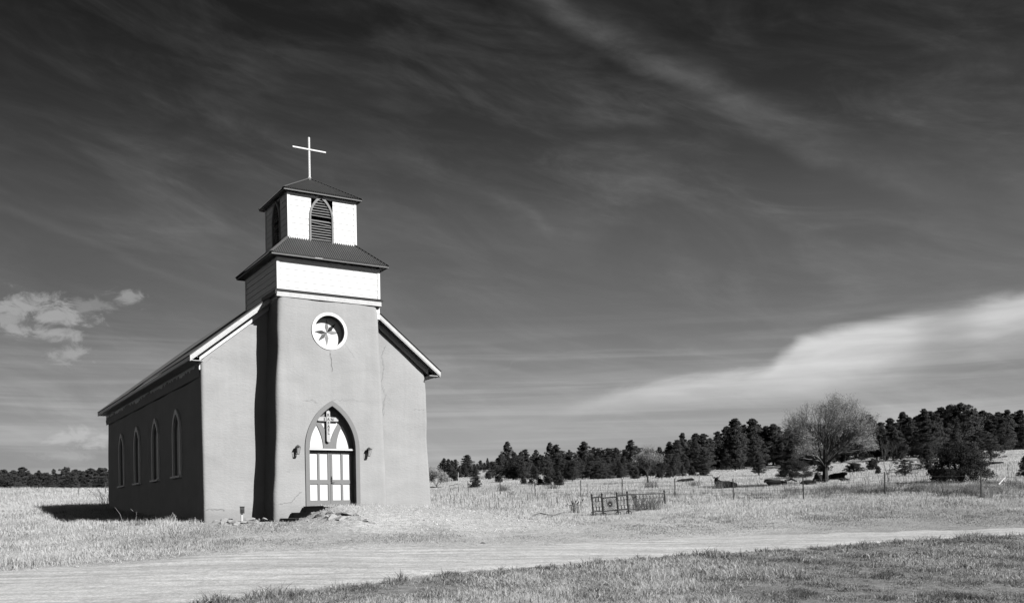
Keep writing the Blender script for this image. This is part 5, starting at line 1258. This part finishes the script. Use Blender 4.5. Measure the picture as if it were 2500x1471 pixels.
stalks('tall_weed', 1395, 1246, 9, .45, .07, M['shrub2'], 'smaller dark weed just left of the tall spiky weed', 'weed', .2, .012, .025)
stalks('dry_shrub', 1582, 1243, 150, .85, .45, M['shrub'], 'dry twiggy shrub growing inside the iron grave fence', 'shrub', .3, .009, y0=30)
stalks('tall_weed', 262, 1238, 26, 1.6, .28, M['shrub'], 'tangle of tall dry stems at the far left corner of the church', 'weed', .5, .012, y0=30)
stalks('tall_weed', 325, 1274, 7, .75, .25, M['oak'], 'pale bent stems in front of the shaded side wall', 'weed', .7, .010)
stalks('tall_weed', 424, 1275, 5, .6, .12, M['oak'], 'small pale stems near the front corner of the side wall', 'weed', .4, .010)
for i, (px, py, h) in enumerate([(1230, 1198, .8), (1697, 1186, .6), (1752, 1192, .7), (1590, 1190, .9), (1350, 1192, .5)]):
    stalks('dry_shrub', px, py, 90, h, .35, M['shrub'], ['low dry shrub behind the second fence post', 'dry shrub left of the horned cow, behind the fence', 'dry shrub below the horned cow, behind the fence', 'dry shrub at the foot of the middle bare tree', 'low dry shrub in front of the touching pair of bushes'][i], 'shrub', .35, .012, y0=60)
stalks('tall_reeds', 2334, 1176, 9, 1.1, .35, M['shrub'], 'pale tall reeds in front of the big round juniper', 'reeds', .15, .012, .02, y0=50)
def stick(name, pts, m, label, cat, rad, y0=25):
    P = []; 
    for px, py, up in pts:
        x, y = hit(px, py, y0); P.append(Vector((x, y, gz(x, y) + up)))
    mb = MB(); mb.tube([p - P[0] for p in P], [rad * (1 - .6 * i / (len(P) - 1)) for i in range(len(P))], 6); o = mb.build(name, m); o.location = P[0]; tag(o, label, cat)
stick('fallen_branch', [(1292, 1268, .02), (1305, 1264, .16), (1318, 1262, .22), (1340, 1262, .12), (1362, 1260, .06)], M['twig'], 'bleached fallen branch arching over the pale grass left of the iron fence', 'branch', .045)
stick('fallen_branch', [(1318, 1266, .04), (1345, 1263, .10), (1372, 1256, .12), (1381, 1254, .10)], M['twig'], 'thin bleached branch lying beside the arching one left of the iron fence', 'branch', .03)
stick('fallen_branch', [(1265, 1449, .03), (1290, 1451, .06), (1310, 1445, .12), (1330, 1441, .10), (1345, 1446, .03)], M['twig'], 'crooked dead twig lying in the near verge at the bottom of the photo', 'branch', .018, 12)
stick('fallen_log', [(2438, 1193, .25), (2448, 1189, .45), (2456, 1187, .6)], M['oldwhite'], 'pale broken pole leaning in the brush at the right of the wire fence', 'log', .05, 30)
stick('fallen_log', [(2222, 1200, .12), (2235, 1199, .14), (2246, 1199, .12)], M['oldwhite'], 'pale stick on the ground before the brush, left one of two', 'log', .05, 30)
stick('fallen_log', [(2266, 1200, .12), (2284, 1199, .14), (2300, 1199, .12)], M['oldwhite'], 'pale stick on the ground before the brush, right one of two', 'log', .05, 30)
stick('fallen_log', [(1440, 1169, .1), (1490, 1168, .25), (1548, 1165, .3)], M['bark'], 'long dark fallen trunk at the foot of the wood left of the middle bare tree', 'log', .28, 70)
stick('fallen_log', [(2406, 1134, .1), (2428, 1133, .2), (2450, 1132, .2)], M['bark'], 'dark fallen trunk on the open slope right of the big juniper', 'log', .22, 70)
stick('fallen_log', [(1917, 1178, .2), (1932, 1177, .35), (1945, 1179, .2)], M['bark'], 'dark fallen limb lying right of the cow below the flat topped bush', 'log', .14, 60)
#GRASS_END#
